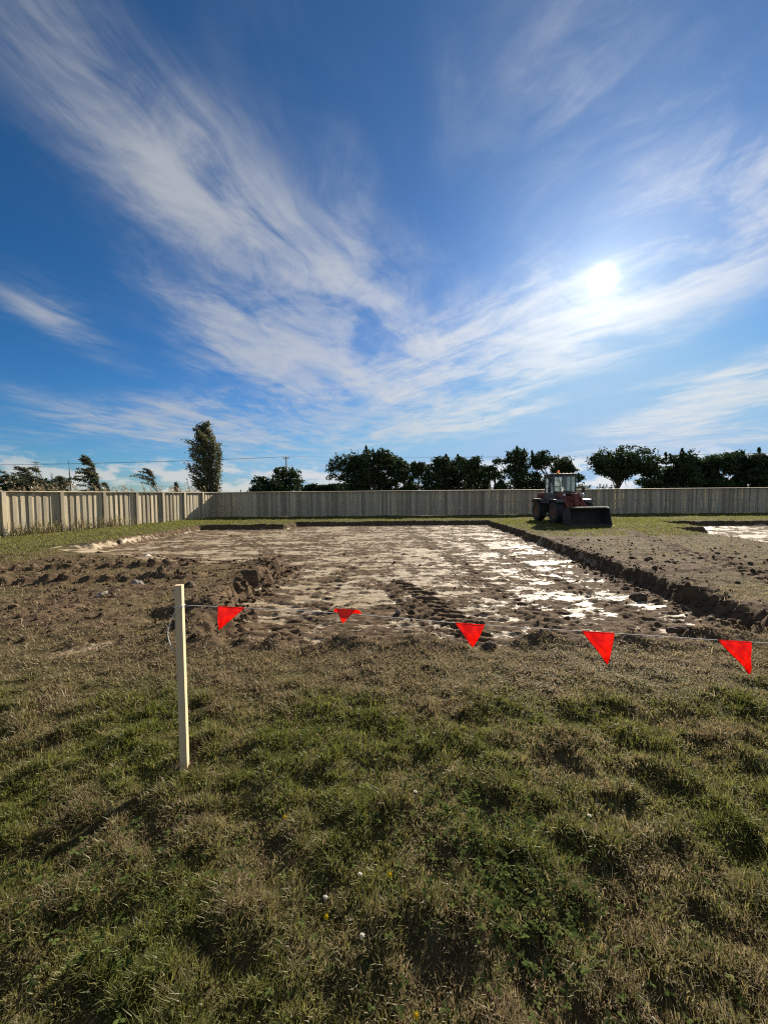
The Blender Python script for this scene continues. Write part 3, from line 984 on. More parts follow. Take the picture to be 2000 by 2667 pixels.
# clover leaves among the near grass
def clover():
    cx = np.concatenate([rng.normal(0.42, .22, 380), rng.normal(0.55, .16, 300), rng.normal(-1.2, .25, 200), rng.uniform(-1.8, 1.9, 420)])
    cy = np.concatenate([rng.normal(1.72, .20, 380), rng.normal(1.35, .14, 300), rng.normal(1.45, .22, 200), rng.uniform(.75, 2.7, 420)])
    q = (np.abs(cx) < 1.1 * cy + .2) & (cy > .6)
    cx, cy = cx[q], cy[q]; n = len(cx)
    cz = terrain(cx, cy)[0] + rng.uniform(.020, .050, n)
    rot = rng.random(n) * 6.28
    tilt = rng.uniform(-.5, .5, (n, 2))
    sz = rng.uniform(.0060, .0105, n)
    V, T = [], []
    prof = np.array([(0, 0), (.55, .5), (1.25, .62), (1.75, .30), (1.62, 0), (1.75, -.30), (1.25, -.62), (.55, -.5)])
    k = len(prof)
    base = 0
    for l in range(3):
        a = rot + l * 2.094
        lx = prof[None, :, 0] * sz[:, None]; ly = prof[None, :, 1] * sz[:, None]
        X = cx[:, None] + lx * np.cos(a)[:, None] - ly * np.sin(a)[:, None]
        Y = cy[:, None] + lx * np.sin(a)[:, None] + ly * np.cos(a)[:, None]
        Z = cz[:, None] + (X - cx[:, None]) * tilt[:, :1] + (Y - cy[:, None]) * tilt[:, 1:] - 0.12 * np.abs(ly)
        V.append(np.stack([X, Y, Z], 2).reshape(-1, 3))
        b = np.arange(n)[:, None] * k + base
        fan = np.array([[0, i, i + 1] for i in range(1, k - 1)]).ravel()[None]
        T.append((b + fan).reshape(-1, 3))
        base += n * k
    V = np.concatenate(V); T = np.concatenate(T)
    c = np.tile(np.repeat(np.stack([np.zeros(n), rng.uniform(.15, .8, n), rng.uniform(0, .6, n), np.ones(n)], 1), k, axis=0), (3, 1))
    tag(link('clover', mesh_np('clover', V, T, False, {'tint': c}), M['clover']), 'low green clover leaves scattered through the near lawn', 'clover', kind='stuff')


clover()


# ------------------------------------------------------------------ clods of earth
def clods():
    ico = bmesh.new(); bmesh.ops.create_icosphere(ico, subdivisions=1, radius=1.0)
    iv = np.array([v.co[:] for v in ico.verts]); it = np.array([[v.index for v in f.verts] for f in ico.faces]); ico.free()
    n = 26000
    x = np.concatenate([rng.uniform(-9, 5.2, 9000), rng.uniform(-8, -1.9, 9000), rng.uniform(4.4, 12, 8000)])
    y = np.concatenate([rng.uniform(4.0, 12.0, 9000), rng.uniform(3.7, 10.5, 9000), rng.uniform(4.0, 13.0, 8000)])
    hz, cl, to, dr, pt = terrain(x, y)
    sd = poly_sd(x, y, PIT1)
    foot = np.exp(-((sd + .12) / .22) ** 2)
    q = (np.abs(x) < 1.15 * y + .6) & (rng.random(n) < np.clip(0.26 * to * (cl < .42) * (0.22 + 0.8 * (pt < .5)) + .8 * foot * (y < 11), 0, 1))
    x, y, hz, foot = x[q], y[q], hz[q], foot[q]; n = len(x)
    r = np.clip(np.exp(rng.normal(-4.35, .55, n)) * (1 + 0.4 * foot), .006, .045) * (1 + 0.03 * y)
    jit = rng.uniform(.62, 1.25, (n, len(iv), 1))
    sc = rng.uniform(.7, 1.3, (n, 1, 3)) * np.array([1, 1, .72])
    a = rng.random(n) * 6.28
    P_ = iv[None] * jit * sc * r[:, None, None]
    X = P_[..., 0] * np.cos(a)[:, None] - P_[..., 1] * np.sin(a)[:, None] + x[:, None]
    Y = P_[..., 0] * np.sin(a)[:, None] + P_[..., 1] * np.cos(a)[:, None] + y[:, None]
    Z = P_[..., 2] + hz[:, None] + r[:, None] * .25
    V = np.stack([X, Y, Z], 2).reshape(-1, 3)
    T = (np.arange(n)[:, None, None] * len(iv) + it[None]).reshape(-1, 3)
    zone = np.zeros((len(V), 4)); zone[:, 1] = 1.0; zone[:, 3] = 1
    tag(link('soil_clods', mesh_np('soil_clods', V, T, False, {'zone': zone}), M['ground']), 'crumbled dark soil clods strewn over the torn ground', 'soil', kind='stuff')
    return n


clods()


def rock(name, loc, size, seed, mat, label, cat):
    bm = bmesh.new()
    bmesh.ops.create_icosphere(bm, subdivisions=3, radius=1.0)
    for v in bm.verts:
        k = 1 + 0.38 * mnoise.noise(v.co * 1.3 + Vector((seed, 0, 0))) + 0.14 * mnoise.noise(v.co * 3.7 + Vector((0, seed, 0)))
        v.co = Vector((v.co.x * size[0], v.co.y * size[1], v.co.z * size[2])) * k
    me = bpy.data.meshes.new(name); bm.to_mesh(me); bm.free()
    o = link(name, me, mat)
    o.location = (loc[0], loc[1], ground_z(*loc) + size[2] * .35)
    o.rotation_euler = (seed * .3 % .4, seed * .7 % .4, seed)
    tag(o, label, cat)
    return o


def soil_mat():
    m_, g, out = new_mat('dark_soil_clod')
    tc = g.node('ShaderNodeTexCoord').outputs['Object']
    f = g.noise(tc, 40, 5, .65); md = g.noise(tc, 9, 4, .6)
    c = g.mix(g.ramp(md, .35, .68), (0.062, 0.045, 0.031), (0.15, 0.112, 0.075))
    principled(g, out, c, .95, .1, 0, bump(g, g.m('ADD', f, md), .8, .02))
    return m_


M['soil'] = soil_mat()
rock('soil_clod', (-2.36, 4.40), (.065, .06, .075), 2.1, M['soil'], 'upright dark lump of earth just left of the wooden stake', 'clod')
rock('soil_clod', (4.28, 6.55), (.12, .10, .085), 5.3, M['soil'], 'big dark lump of earth below the right wall of the pit', 'clod')
rock('soil_clod', (-3.35, 6.65), (.11, .09, .085), 7.7, M['soil'], 'pointed brown lump of earth behind and left of the stake', 'clod')
rock('soil_clod', (3.75, 4.95), (.12, .10, .07), 9.2, M['soil'], 'dark clod on the pit floor near its front right corner', 'clod')
rock('soil_clod', (1.05, 3.92), (.09, .06, .05), 3.6, M['soil'], 'dark clod in the dead grass behind the fourth flag', 'clod')
rock('stone', (-4.35, 5.95), (.10, .06, .035), 4.4, M['stone'], 'flat dusty stone lying on the torn soil left of the stake', 'stone')
rock('stone', (-4.30, 6.75), (.11, .07, .05), 6.1, M['stone'], 'dusty stone beside the dark tyre prints', 'stone')
rock('clay_lump', (-6.45, 10.6), (.16, .09, .06), 8.3, M['clay_lump'], 'small white lump of clay on the lawn left of the pit', 'clay lump')
rock('stone', (0.20, 5.75), (.05, .04, .04), 1.4, M['stone'], 'small grey stone amid ridged tyre marks on the pit floor', 'stone')

# ------------------------------------------------------------------ trees and plants beyond the fences
def leaves_np(P_, size, ratio=0.55, seed=0, wind=None):
    """small bent leaf faces at points P_"""
    n = len(P_)
    r = np.random.default_rng(seed)
    d = r.normal(0, 1, (n, 3))
    if wind is not None:
        d = d * 0.55 + np.asarray(wind)[None]
    d /= np.linalg.norm(d, axis=1)[:, None]
    u = r.normal(0, 1, (n, 3)); u -= (u * d).sum(1)[:, None] * d; u /= np.linalg.norm(u, axis=1)[:, None]
    s = size * r.uniform(.6, 1.35, n)
    L = d * s[:, None]; W = u * (s * ratio * .5)[:, None]
    V = np.empty((n, 4, 3))
    V[:, 0] = P_ - L * .5; V[:, 1] = P_ + W; V[:, 2] = P_ + L * .5; V[:, 3] = P_ - W
    T = np.arange(n * 4).reshape(n, 4)
    return V.reshape(-1, 3), T


def tree(name, x, y, H, hw, bottom, label, group, seed, leaf='leaf_dark', nl=5200, lobes=12, spikes=5, lsize=.24, trunk=.16, shape='round', dens=1.0, wind=None):
    r = np.random.default_rng(seed)
    root = empty(name, (x, y, 0))
    tag(root, label, 'tree', group)
    if shape == 'round' and nl > 2000:
        bottom = min(bottom, 1.1)
        hw *= 1.14
    # lobes of the crown
    C, R = [], []
    ch = H - bottom
    lobes = int(lobes * 1.35)
    for i in range(lobes):
        t = (i + .5) / lobes
        t = np.clip(t + r.normal(0, .06), 0.02, .98)
        if shape == 'round':
            wr = math.sin(math.pi * min(.93, .20 + .70 * t)) ** .45
        elif shape == 'umbrella':
            wr = .30 + .75 * sstep(.25, .62, np.array(t)) * (1 - .35 * t)
        else:
            wr = max(.15, 1.05 - .85 * t)
        a = r.random() * 6.28
        rr = hw * wr * math.sqrt(r.random()) * .92
        C.append((rr * math.cos(a), rr * math.sin(a) * .8, bottom + ch * t * .9))
        R.append(hw * r.uniform(.28, .52) * (0.8 + .3 * wr))
    for i in range(int(spikes * .9)):
        a = r.random() * 6.28; rr = hw * .75 * math.sqrt(r.random())
        C.append((rr * math.cos(a), rr * math.sin(a) * .8, H - .30 - .90 * r.random())); R.append(-.22 - .2 * r.random())
    Cn = np.array(C)
    wts = np.array([abs(q) ** 2 * (1 if q > 0 else 1.6) for q in R]); wts /= wts.sum()
    ks = (wts * nl * 1.9).astype(int)
    pts = []
    for c, q, k in zip(C, R, ks):
        d = r.normal(0, 1, (k, 3)); d /= np.linalg.norm(d, axis=1)[:, None]
        if q > 0:
            # twigs: leaves gathered in tufts so that the sky shows between them
            m_ = max(4, k // 26)
            td = r.normal(0, 1, (m_, 3)); td /= np.linalg.norm(td, axis=1)[:, None]
            tp = td * (q * r.uniform(.35, 1.05, m_) ** .6)[:, None]
            ti = r.integers(0, m_, k)
            p = tp[ti] + r.normal(0, .13 + .03 * hw, (k, 3)) * np.array([1, 1, .8])
            p[:, 2] *= .8
        else:
            tt = r.uniform(-1.0, .8, (k, 1))
            p = d * np.array([.34, .34, .0]) * r.random((k, 1)) * np.clip(.95 - tt, .15, 1.2) + np.array([[0, 0, 1]]) * tt * abs(q) * 2.0 + np.array([[-.12, 0, 0]]) * np.clip(tt, 0, 1)
        pts.append(np.array(c)[None] + p)
    pts = np.concatenate(pts)
    V_, T_ = leaves_np(pts, lsize, .6, seed, wind)
    link('crown', mesh_np('crown', V_, T_), M[leaf], root)
    # trunk with limbs running into the lobes
    mb = MB()
    top = bottom + ch * .55
    bend = r.uniform(-.25, .25)
    tp = [(0, 0, -.1), (bend * .3, 0, top * .35), (bend, .05, top * .7), (bend * .7, 0, top)]
    mb.tube(tp, [trunk * 1.25, trunk, trunk * .8, trunk * .4], 9)
    trunk_o = mb.build('trunk', M['bark'], root, True)
    for c, q in zip(C[:lobes], R[:lobes]):
        if q <= 0:
            continue
        z0 = min(top * .95, max(.5, c[2] - hw * r.uniform(.5, .95)))
        k = z0 / top
        s0 = Vector((bend * min(1, k), 0, z0)); e0 = Vector(c)
        md = (s0 + e0) / 2 + Vector((r.uniform(-.2, .2), r.uniform(-.2, .2), r.uniform(-.25, .05)))
        mb = MB(); mb.tube([s0, md, e0], [trunk * .42, trunk * .26, trunk * .10], 6)
        for j in range(2):
            e1 = e0 + Vector(tuple(r.normal(0, .6, 3))) * abs(q)
            mb.tube([md + (e0 - md) * r.uniform(.1, .6), (md + e1) / 2, e1], [trunk * .18, trunk * .12, trunk * .05], 5)
        mb.build('limb', M['bark'], trunk_o, True)
    return root


def pxx(px, y):
    return (px - 1000) / 1020 * y


G1 = 'windbreak trees behind the back fence'
Y = 40.0
def ztop(py, px, y):
    return EYE + (1288.5 - .0088 * (px - 1000) - py) / 1020 * y


def T(px, top, halfpx, y, botpx, label, seed, **kw):
    tree('windbreak_tree', pxx(px, y), y, ztop(top, px, y), halfpx / 1020 * y, max(.6, ztop(botpx, px, y)), label, G1, seed, **kw)


T(925, 1182, 55, 43, 1290, 'leftmost tall evergreen of the big dark clump left of centre', 101, nl=7000, lobes=15, spikes=6)
T(980, 1172, 52, 41, 1290, 'middle and tallest evergreen of the big dark clump left of centre', 102, nl=7500, lobes=16, spikes=7)
T(1032, 1196, 42, 42, 1290, 'right hand evergreen of the big dark clump left of centre', 103, nl=4800, lobes=13, spikes=4)
T(1088, 1206, 20, 40, 1240, 'slim sparse evergreen standing in the gap between the two dark clumps', 104, nl=1300, lobes=6, spikes=1, trunk=.11)
T(1146, 1192, 38, 41, 1280, 'left tree of the dark clump right of centre', 105, nl=4600, lobes=12, spikes=4)
T(1192, 1186, 36, 43, 1285, 'middle tree of the dark clump right of centre', 106, nl=4600, lobes=12, spikes=4)
T(1238, 1186, 34, 40, 1275, 'right tree of the dark clump right of centre with round top', 107, nl=4300, lobes=12, spikes=3)
T(1284, 1215, 17, 39, 1250, 'small half bare tree left of the loader trees', 108, nl=420, lobes=5, spikes=0, trunk=.12)
T(1305, 1250, 14, 38.5, 1290, 'short dark bush tree just above the fence left of the loader', 118, nl=900, lobes=6, spikes=0)
T(1340, 1170, 44, 40, 1275, 'open leafy tree just left of the loader cab', 109, nl=3700, lobes=12, spikes=5)
T(1425, 1180, 48, 41, 1270, 'broad dark tree directly behind the loader cab', 110, nl=5200, lobes=13, spikes=5)
T(1486, 1200, 34, 40, 1240, 'small tree reaching out to the right of the loader cab', 111, nl=2300, lobes=8, spikes=2)
T(1606, 1186, 68, 39, 1236, 'flat topped umbrella shaped tree right of the loader', 112, nl=5200, lobes=13, spikes=7, shape='umbrella', trunk=.2)
T(1698, 1197, 44, 39, 1262, 'first windbreak tree right of the umbrella shaped tree', 113, nl=3600, lobes=11, spikes=4, trunk=.2)
T(1765, 1178, 46, 38, 1275, 'tall second windbreak tree right of the umbrella shaped tree', 114, nl=5200, lobes=13, spikes=5, trunk=.24)
T(1812, 1196, 38, 40, 1262, 'lower third windbreak tree with sky gaps beneath its crown', 115, nl=3000, lobes=10, spikes=3)
T(1872, 1182, 46, 38, 1268, 'fourth dark windbreak tree towards the right edge', 116, nl=5200, lobes=13, spikes=5, trunk=.22)
T(1930, 1174, 46, 39, 1275, 'tallest windbreak tree near the right edge', 117, nl=5600, lobes=13, spikes=5, trunk=.22)
T(1990, 1186, 46, 37, 1280, 'last windbreak tree cut by the right edge', 119, nl=5600, lobes=13, spikes=4, trunk=.22)

G2 = 'dark trees by the power pole'
tree('round_tree', pxx(690, 58), 58, ztop(1246, 690, 58), 34 / 1020 * 58, .5, 'low rounded dark tree left of the power pole', G2, 201, nl=4200, lobes=14, spikes=0, lsize=.3, leaf='leaf_dark')
tree('conifer_tree', pxx(755, 62), 62, ztop(1216, 755, 62), 42 / 1020 * 62, 1.2, 'ragged dark conifer right behind the power pole', G2, 202, nl=4200, lobes=16, spikes=3, lsize=.32, leaf='leaf_dark')
G3 = 'dark rounded trees far left'
for i, (px, tp, hp, lb) in enumerate(((35, 1243, 42, 'dark rounded far tree at the left edge'), (90, 1250, 30, 'dark rounded far tree second from the left edge'), (142, 1246, 30, 'dark rounded far tree left of the thin bare mast'))):
    tree('far_tree', pxx(px, 62), 62, ztop(tp, px, 62), hp / 1020 * 62, .8, lb, G3, 210 + i, nl=3800, lobes=12, spikes=0, lsize=.32)

# clipped hedge
def hedge(x0, x1, y, z1, label):
    root = empty('hedge', ((x0 + x1) / 2, y, 0))
    tag(root, label, 'hedge')
    r = np.random.default_rng(77)
    L = x1 - x0; n = 9000
    p = np.stack([r.uniform(-L / 2, L / 2, n), r.uniform(-.8, .8, n), r.uniform(.1, 1, n)], 1)
    p[:, 2] = p[:, 2] ** .6 * (z1 + .10 * np.sin(p[:, 0] * 1.7) + r.normal(0, .07, n)) * np.clip(1 - .25 * (np.abs(p[:, 0]) / (L / 2)) ** 8, 0, 1)
    V_, T_ = leaves_np(p, .3, .6, 5)
    link('foliage', mesh_np('foliage', V_, T_), M['leaf_dark'], root)
    for k in range(7):
        mb = MB(); xx = -L / 2 + L * (k + .5) / 7
        mb.tube([(xx, 0, -.1), (xx + .1, 0, z1 * .4), (xx - .1, .05, z1 * .75)], [.08, .06, .03], 6)
        mb.build('stem', M['bark'], root, True)


hedge(pxx(788, 50), pxx(935, 50), 50, ztop(1263, 850, 50), 'low clipped dark hedge between the power pole and the big clump')


def windy(name, x, y, H, spread, label, group, seed, nbr=26, leaves=60, lsize=.2, leaf='leaf_willow', bend=.55, trunk=.09, up=.55, base=.08, flag=1.0, arch=0.0, fluff=.06, low=1.0):
    """tall tree with rising branches all blown to the left (-X)"""
    r = np.random.default_rng(seed)
    root = empty(name, (x, y, 0))
    tag(root, label, 'tree', group)
    mb = MB()
    def tr(t):
        return Vector((-bend * .35 * H * t ** 2.2 * .5 - arch * t ** 3, 0, H * t * (1 - .06 * arch * t)))
    mb.tube([tr(t) + Vector((0, 0, -.1 if t == 0 else 0)) for t in (0, .2, .4, .6, .8, .97)], [trunk * 1.2, trunk, trunk * .8, trunk * .55, trunk * .3, trunk * .1], 8)
    trunk_o = mb.build('trunk', M['bark'], root, True)
    pts = []
    for i in range(nbr):
        t0 = base + (.9 - base) * ((i + r.random()) / nbr) ** low
        p = tr(t0)
        a = r.normal(math.pi, 1.0) if r.random() < flag else r.random() * 6.28
        L = spread * max(.32, 1.2 - 1.25 * abs(t0 - .25)) * r.uniform(.65, 1.15) * (1.0 if t0 < .8 else .75)
        d = Vector((math.cos(a) * (1 - up), math.sin(a) * (1 - up), up + .25)).normalized()
        path = [p.copy()]
        n = 6
        for k in range(n):
            d = (d + Vector((-bend * .42 * (k + 1) / n, 0, -.03 * k * bend))).normalized()
            p = p + d * L / n
            path.append(p.copy())
        m2 = MB(); m2.tube(path, [trunk * .3 * (1 - t0 * .5) * (1 - .8 * k / n) + .006 for k in range(n + 1)], 5)
        m2.build('branch', M['bark'], trunk_o, True)
        for k in range(leaves):
            s_ = r.uniform(.22, 1.0) ** .8 * n
            j = min(int(s_), n - 1)
            q = path[j].lerp(path[j + 1], s_ - j)
            pts.append((q.x + r.normal(-.03, fluff), q.y + r.normal(0, fluff * 1.2), q.z + r.normal(0, fluff * .8)))
    V_, T_ = leaves_np(np.array(pts), lsize, .42, seed, (-.9, 0, .15))
    link('crown', mesh_np('crown', V_, T_), M[leaf], root)
    return root


G4 = 'wind bent young trees behind the sunlit fence'
yp = 46
windy('poplar_tree', pxx(556, yp), yp, ztop(1100, 540, yp), 4.1, 'tall leafy poplar behind the corner of the fences', None, 301, nbr=84, leaves=150, lsize=.26, leaf='leaf_poplar', bend=.44, trunk=.26, up=.62, base=.02, flag=.40, fluff=.18, low=1.45)
yy = 30
windy('bent_tree', pxx(268, yy), yy, ztop(1184, 250, yy), 2.3, 'bushy bent tree, largest of those behind the sunlit fence', G4, 302, nbr=30, leaves=110, lsize=.18, leaf='leaf_poplar', bend=1.25, trunk=.09, base=.12, up=.72, fluff=.07, low=1.3)
windy('bent_tree', pxx(104, yy), yy, ztop(1218, 60, yy), 2.9, 'bent tree with feathery tips behind the second fence panel from the left edge', G4, 303, nbr=12, leaves=120, lsize=.16, bend=1.35, trunk=.06, base=.3, arch=.1, up=.82)
windy('bent_tree', pxx(134, yy), yy, ztop(1218, 100, yy), 2.6, 'thin arching tree right of the leftmost feathery tree', G4, 304, nbr=8, leaves=110, lsize=.15, bend=1.45, trunk=.05, base=.3, arch=.1, up=.85)
windy('bent_tree', pxx(52, yy), yy, ztop(1230, 20, yy), 2.4, 'single drooping plume like sapling at the far left', G4, 305, nbr=4, leaves=120, lsize=.15, bend=1.5, trunk=.04, base=.5, arch=.1, up=.88)
windy('bent_tree', pxx(192, yy), yy, ztop(1244, 170, yy), 2.1, 'small bent shrub tree beside the thin bare mast', G4, 306, nbr=14, leaves=80, lsize=.15, bend=1.2, trunk=.05, base=.2, arch=.1, up=.75)
windy('bent_tree', pxx(418, 36), 36, ztop(1222, 390, 36), 3.0, 'sparse feathery bent tree midway along the sunlit fence', G4, 307, nbr=12, leaves=90, lsize=.17, bend=1.35, trunk=.06, base=.3, arch=.1, up=.82)
windy('bent_tree', pxx(466, 38), 38, ztop(1250, 465, 38), .55, 'small upright bushy tree left of the tall poplar', G4, 308, nbr=20, leaves=60, lsize=.15, leaf='leaf_poplar', bend=.3, trunk=.06, base=.3)
windy('bent_tree', pxx(300, 31), 31, ztop(1256, 290, 31), 1.4, 'pale feathery shrub right of the largest bent tree', G4, 309, nbr=10, leaves=70, lsize=.15, bend=1.3, trunk=.05, base=.3, arch=.1, up=.8)
windy('bent_tree', pxx(500, 38), 38, ztop(1240, 490, 38), .6, 'nearly bare twiggy sapling at the foot of the poplar', G4, 310, nbr=12, leaves=5, lsize=.13, bend=.8, trunk=.05, base=.3)


def dead_mast(px, top, y, label):
    root = empty('bare_sapling', (pxx(px, y), y, 0)); tag(root, label, 'tree', G4)
    mb = MB(); H = ztop(top, px, y)
    mb.tube([(0, 0, -.1), (.02, 0, H * .5), (-.03, 0, H * .8), (-.05, 0, H)], [.05, .04, .025, .006], 7)
    t = mb.build('trunk', M['bark'], root, True)
    r = random.Random(int(px))
    for i in range(7):
        z = H * r.uniform(.55, .95)
        m2 = MB(); m2.tube([(0, 0, z), (r.uniform(-.15, .1), 0, z + .2), (r.uniform(-.3, .1), 0, z + .35)], [.012, .008, .004], 5)
        m2.build('branch', M['bark'], t)


dead_mast(186, 1201, 30, 'thin bare mast like sapling rising above the sunlit fence')
dead_mast(140, 1232, 30, 'short thin bare sapling left of the taller bare mast')


# feathery reed plumes peeping over the sunlit fence, blown to the left
def reeds():
    r = np.random.default_rng(55)
    V, T_, off_ = [], [], 0
    P_, stems = [], []
    mb = MB()
    for i in range(120):
        s_ = r.uniform(4.5, 19.3)
        px_, py_ = F0.x + fd.x * s_ - fd.y * r.uniform(.3, 1.0), F0.y + fd.y * s_ + fd.x * r.uniform(.3, 1.0)
        H = r.uniform(1.90, 2.30)
        b = Vector((px_, py_, 0)); t_ = Vector((px_ - r.uniform(.35, .6), py_, H))
        m_ = (b + t_) / 2 + Vector((.18, 0, .12))
        mb.tube([b, m_, t_], [.008, .007, .003], 4)
        for k in range(34):
            f = r.uniform(.55, 1.0)
            q = m_.lerp(t_, (f - .5) * 2)
            P_.append((q.x + r.normal(-.02, .03), q.y + r.normal(0, .03), q.z + r.normal(0, .02)))
    V_, T4 = leaves_np(np.array(P_), .12, .25, 9, (-1.2, 0, .35))
    root = empty('reed_bed', (0, 0, 0))
    tag(root, 'row of pale reed plumes peeping over the sunlit fence', 'reeds', kind='stuff')
    link('plumes', mesh_np('plumes', V_, T4), M['reed'], root)
    mb.build('stalks', M['reed'], root)


reeds()


def spiky_bush(px0, px1, y, label, seed):
    """upright shoots standing just above the back fence"""
    r = np.random.default_rng(seed)
    root = empty('young_shrub', (pxx((px0 + px1) / 2, y), y, 0))
    tag(root, label, 'shrub', 'shrubs just behind the back fence')
    hw = (px1 - px0) / 2 / 1020 * y
    P_ = []
    for i in range(9):
        x_ = -hw + 2 * hw * (i + r.random()) / 9
        H = ztop(1262 + 8 * r.random(), (px0 + px1) / 2, y)
        mb = MB(); mb.tube([(x_ * .6, 0, -.1), (x_ * .9, r.uniform(-.2, .2), H * .6), (x_, 0, H)], [.03, .02, .006], 5)
        mb.build('stem', M['bark'], root)
        k = 90
        t = r.uniform(.3, 1, k)
        P_.append(np.stack([x_ * (.7 + .3 * t) + r.normal(0, .05, k), r.normal(0, .06, k), t * H + .04], 1))
    V_, T_ = leaves_np(np.concatenate(P_), .17, .35, seed, (0, 0, .9))
    link('foliage', mesh_np('foliage', V_, T_), M['leaf_willow'], root)


spiky_bush(1504, 1536, 33, 'small spiky shrub above the fence right beside the loader', 401)
spiky_bush(1554, 1602, 33, 'wider spiky shrub above the fence under the umbrella shaped tree', 402)

# ------------------------------------------------------------------ power line and far pylon
def power_pole():
    y = 74; x = pxx(748, y); H = ztop(1190, 748, y)
    root = empty('power_pole', (x, y, 0)); tag(root, 'tall wooden power pole with one crossarm behind the back fence', 'power pole')
    mb = MB(); mb.tube([(0, 0, -.3), (0, 0, H * .5), (0, 0, H - .05)], [.17, .14, .11], 10); mb.build('pole', M['pole'], root, True)
    mb = MB(); mb.box(-.62, .62, -.17, -.07, H - .36, H - .24, .01); arm = mb.build('crossarm', M['pole'], root)
    mb = MB(); mb.tube([(-.4, -.12, H - .32), (0, -.12, H - .8)], .018, 5).tube([(.4, -.12, H - .32), (0, -.12, H - .8)], .018, 5); mb.build('brace', M['galv'], root)
    ends = []
    for k in (-.55, -.2, .2, .55):
        mb = MB(); mb.tube([(k, -.12, H - .25), (k, -.12, H - .15), (k, -.12, H - .10), (k, -.12, H - .03)], [.02, .05, .05, .03], 8)
        mb.build('insulator', M['stone'], arm)
        ends.append(Vector((x + k, y - .12, H - .05)))
    return ends, H


ends, PH = power_pole()
lab = ('outermost left', 'inner left', 'inner right', 'outermost right')
for k, e in enumerate(ends):
    pts = []
    L = Vector((-92 + .3 * k, 60 + .6 * k, PH - 2.0)); Rr = Vector((96 + .3 * k, 72 + .6 * k, PH + .2))
    for i in range(-14, 15):
        t = abs(i) / 14
        o_ = L if i < 0 else Rr
        p = e.lerp(o_, t); p.z -= 4 * .55 * t * (1 - t)
        pts.append(p)
    mb = MB(); mb.tube(pts, .009, 5, False)
    tag(mb.build('power_wire', M['wire'], None, True), 'thin power wire strung from the %s insulator of the pole' % lab[k], 'wire', 'wires of the power line')


def pylon():
    y = 420; x = pxx(99, y); H = ztop(1203, 99, y)
    root = empty('lattice_pylon', (x, y, 0)); tag(root, 'faint steel lattice pylon far behind the bent trees at left', 'pylon')
    w0, w1 = 3.4, .9
    def leg(sx, sy, t):
        w = w0 + (w1 - w0) * t
        return Vector((sx * w, sy * w, H * t))
    for sx in (-1, 1):
        for sy in (-1, 1):
            mb = MB(); mb.tube([leg(sx, sy, 0), leg(sx, sy, 1)], .18, 5); mb.build('leg', M['galv'], root)
    mb = MB()
    ts = [0, .2, .38, .54, .68, .80, .90, 1]
    for a, b in zip(ts, ts[1:]):
        for s1 in (-1, 1):
            mb.tube([leg(-1, s1, a), leg(1, s1, b)], .09, 4).tube([leg(1, s1, a), leg(-1, s1, b)], .09, 4)
            mb.tube([leg(s1, -1, a), leg(s1, 1, b)], .09, 4).tube([leg(s1, 1, a), leg(s1, -1, b)], .09, 4)
    mb.build('lattice', M['galv'], root)
    for t, w in ((.72, 7.0), (.85, 6.0), (.98, 5.0)):
        mb = MB(); mb.tube([(-w, 0, H * t), (0, 0, H * t + .9), (w, 0, H * t)], .16, 4).tube([(-w, 0, H * t), (w, 0, H * t)], .16, 4); mb.build('crossarm', M['galv'], root)


pylon()
mb = MB(); mb.tube([(0, 0, -.2), (0, 0, ztop(1276, 628, 44))], .07, 8)
_p = mb.build('post', M['pole'], None, True); _p.location = (pxx(628, 44), 44, 0)
_p.name = 'field_post'
tag(_p, 'short dark post top showing over the fence right of the poplar', 'post')

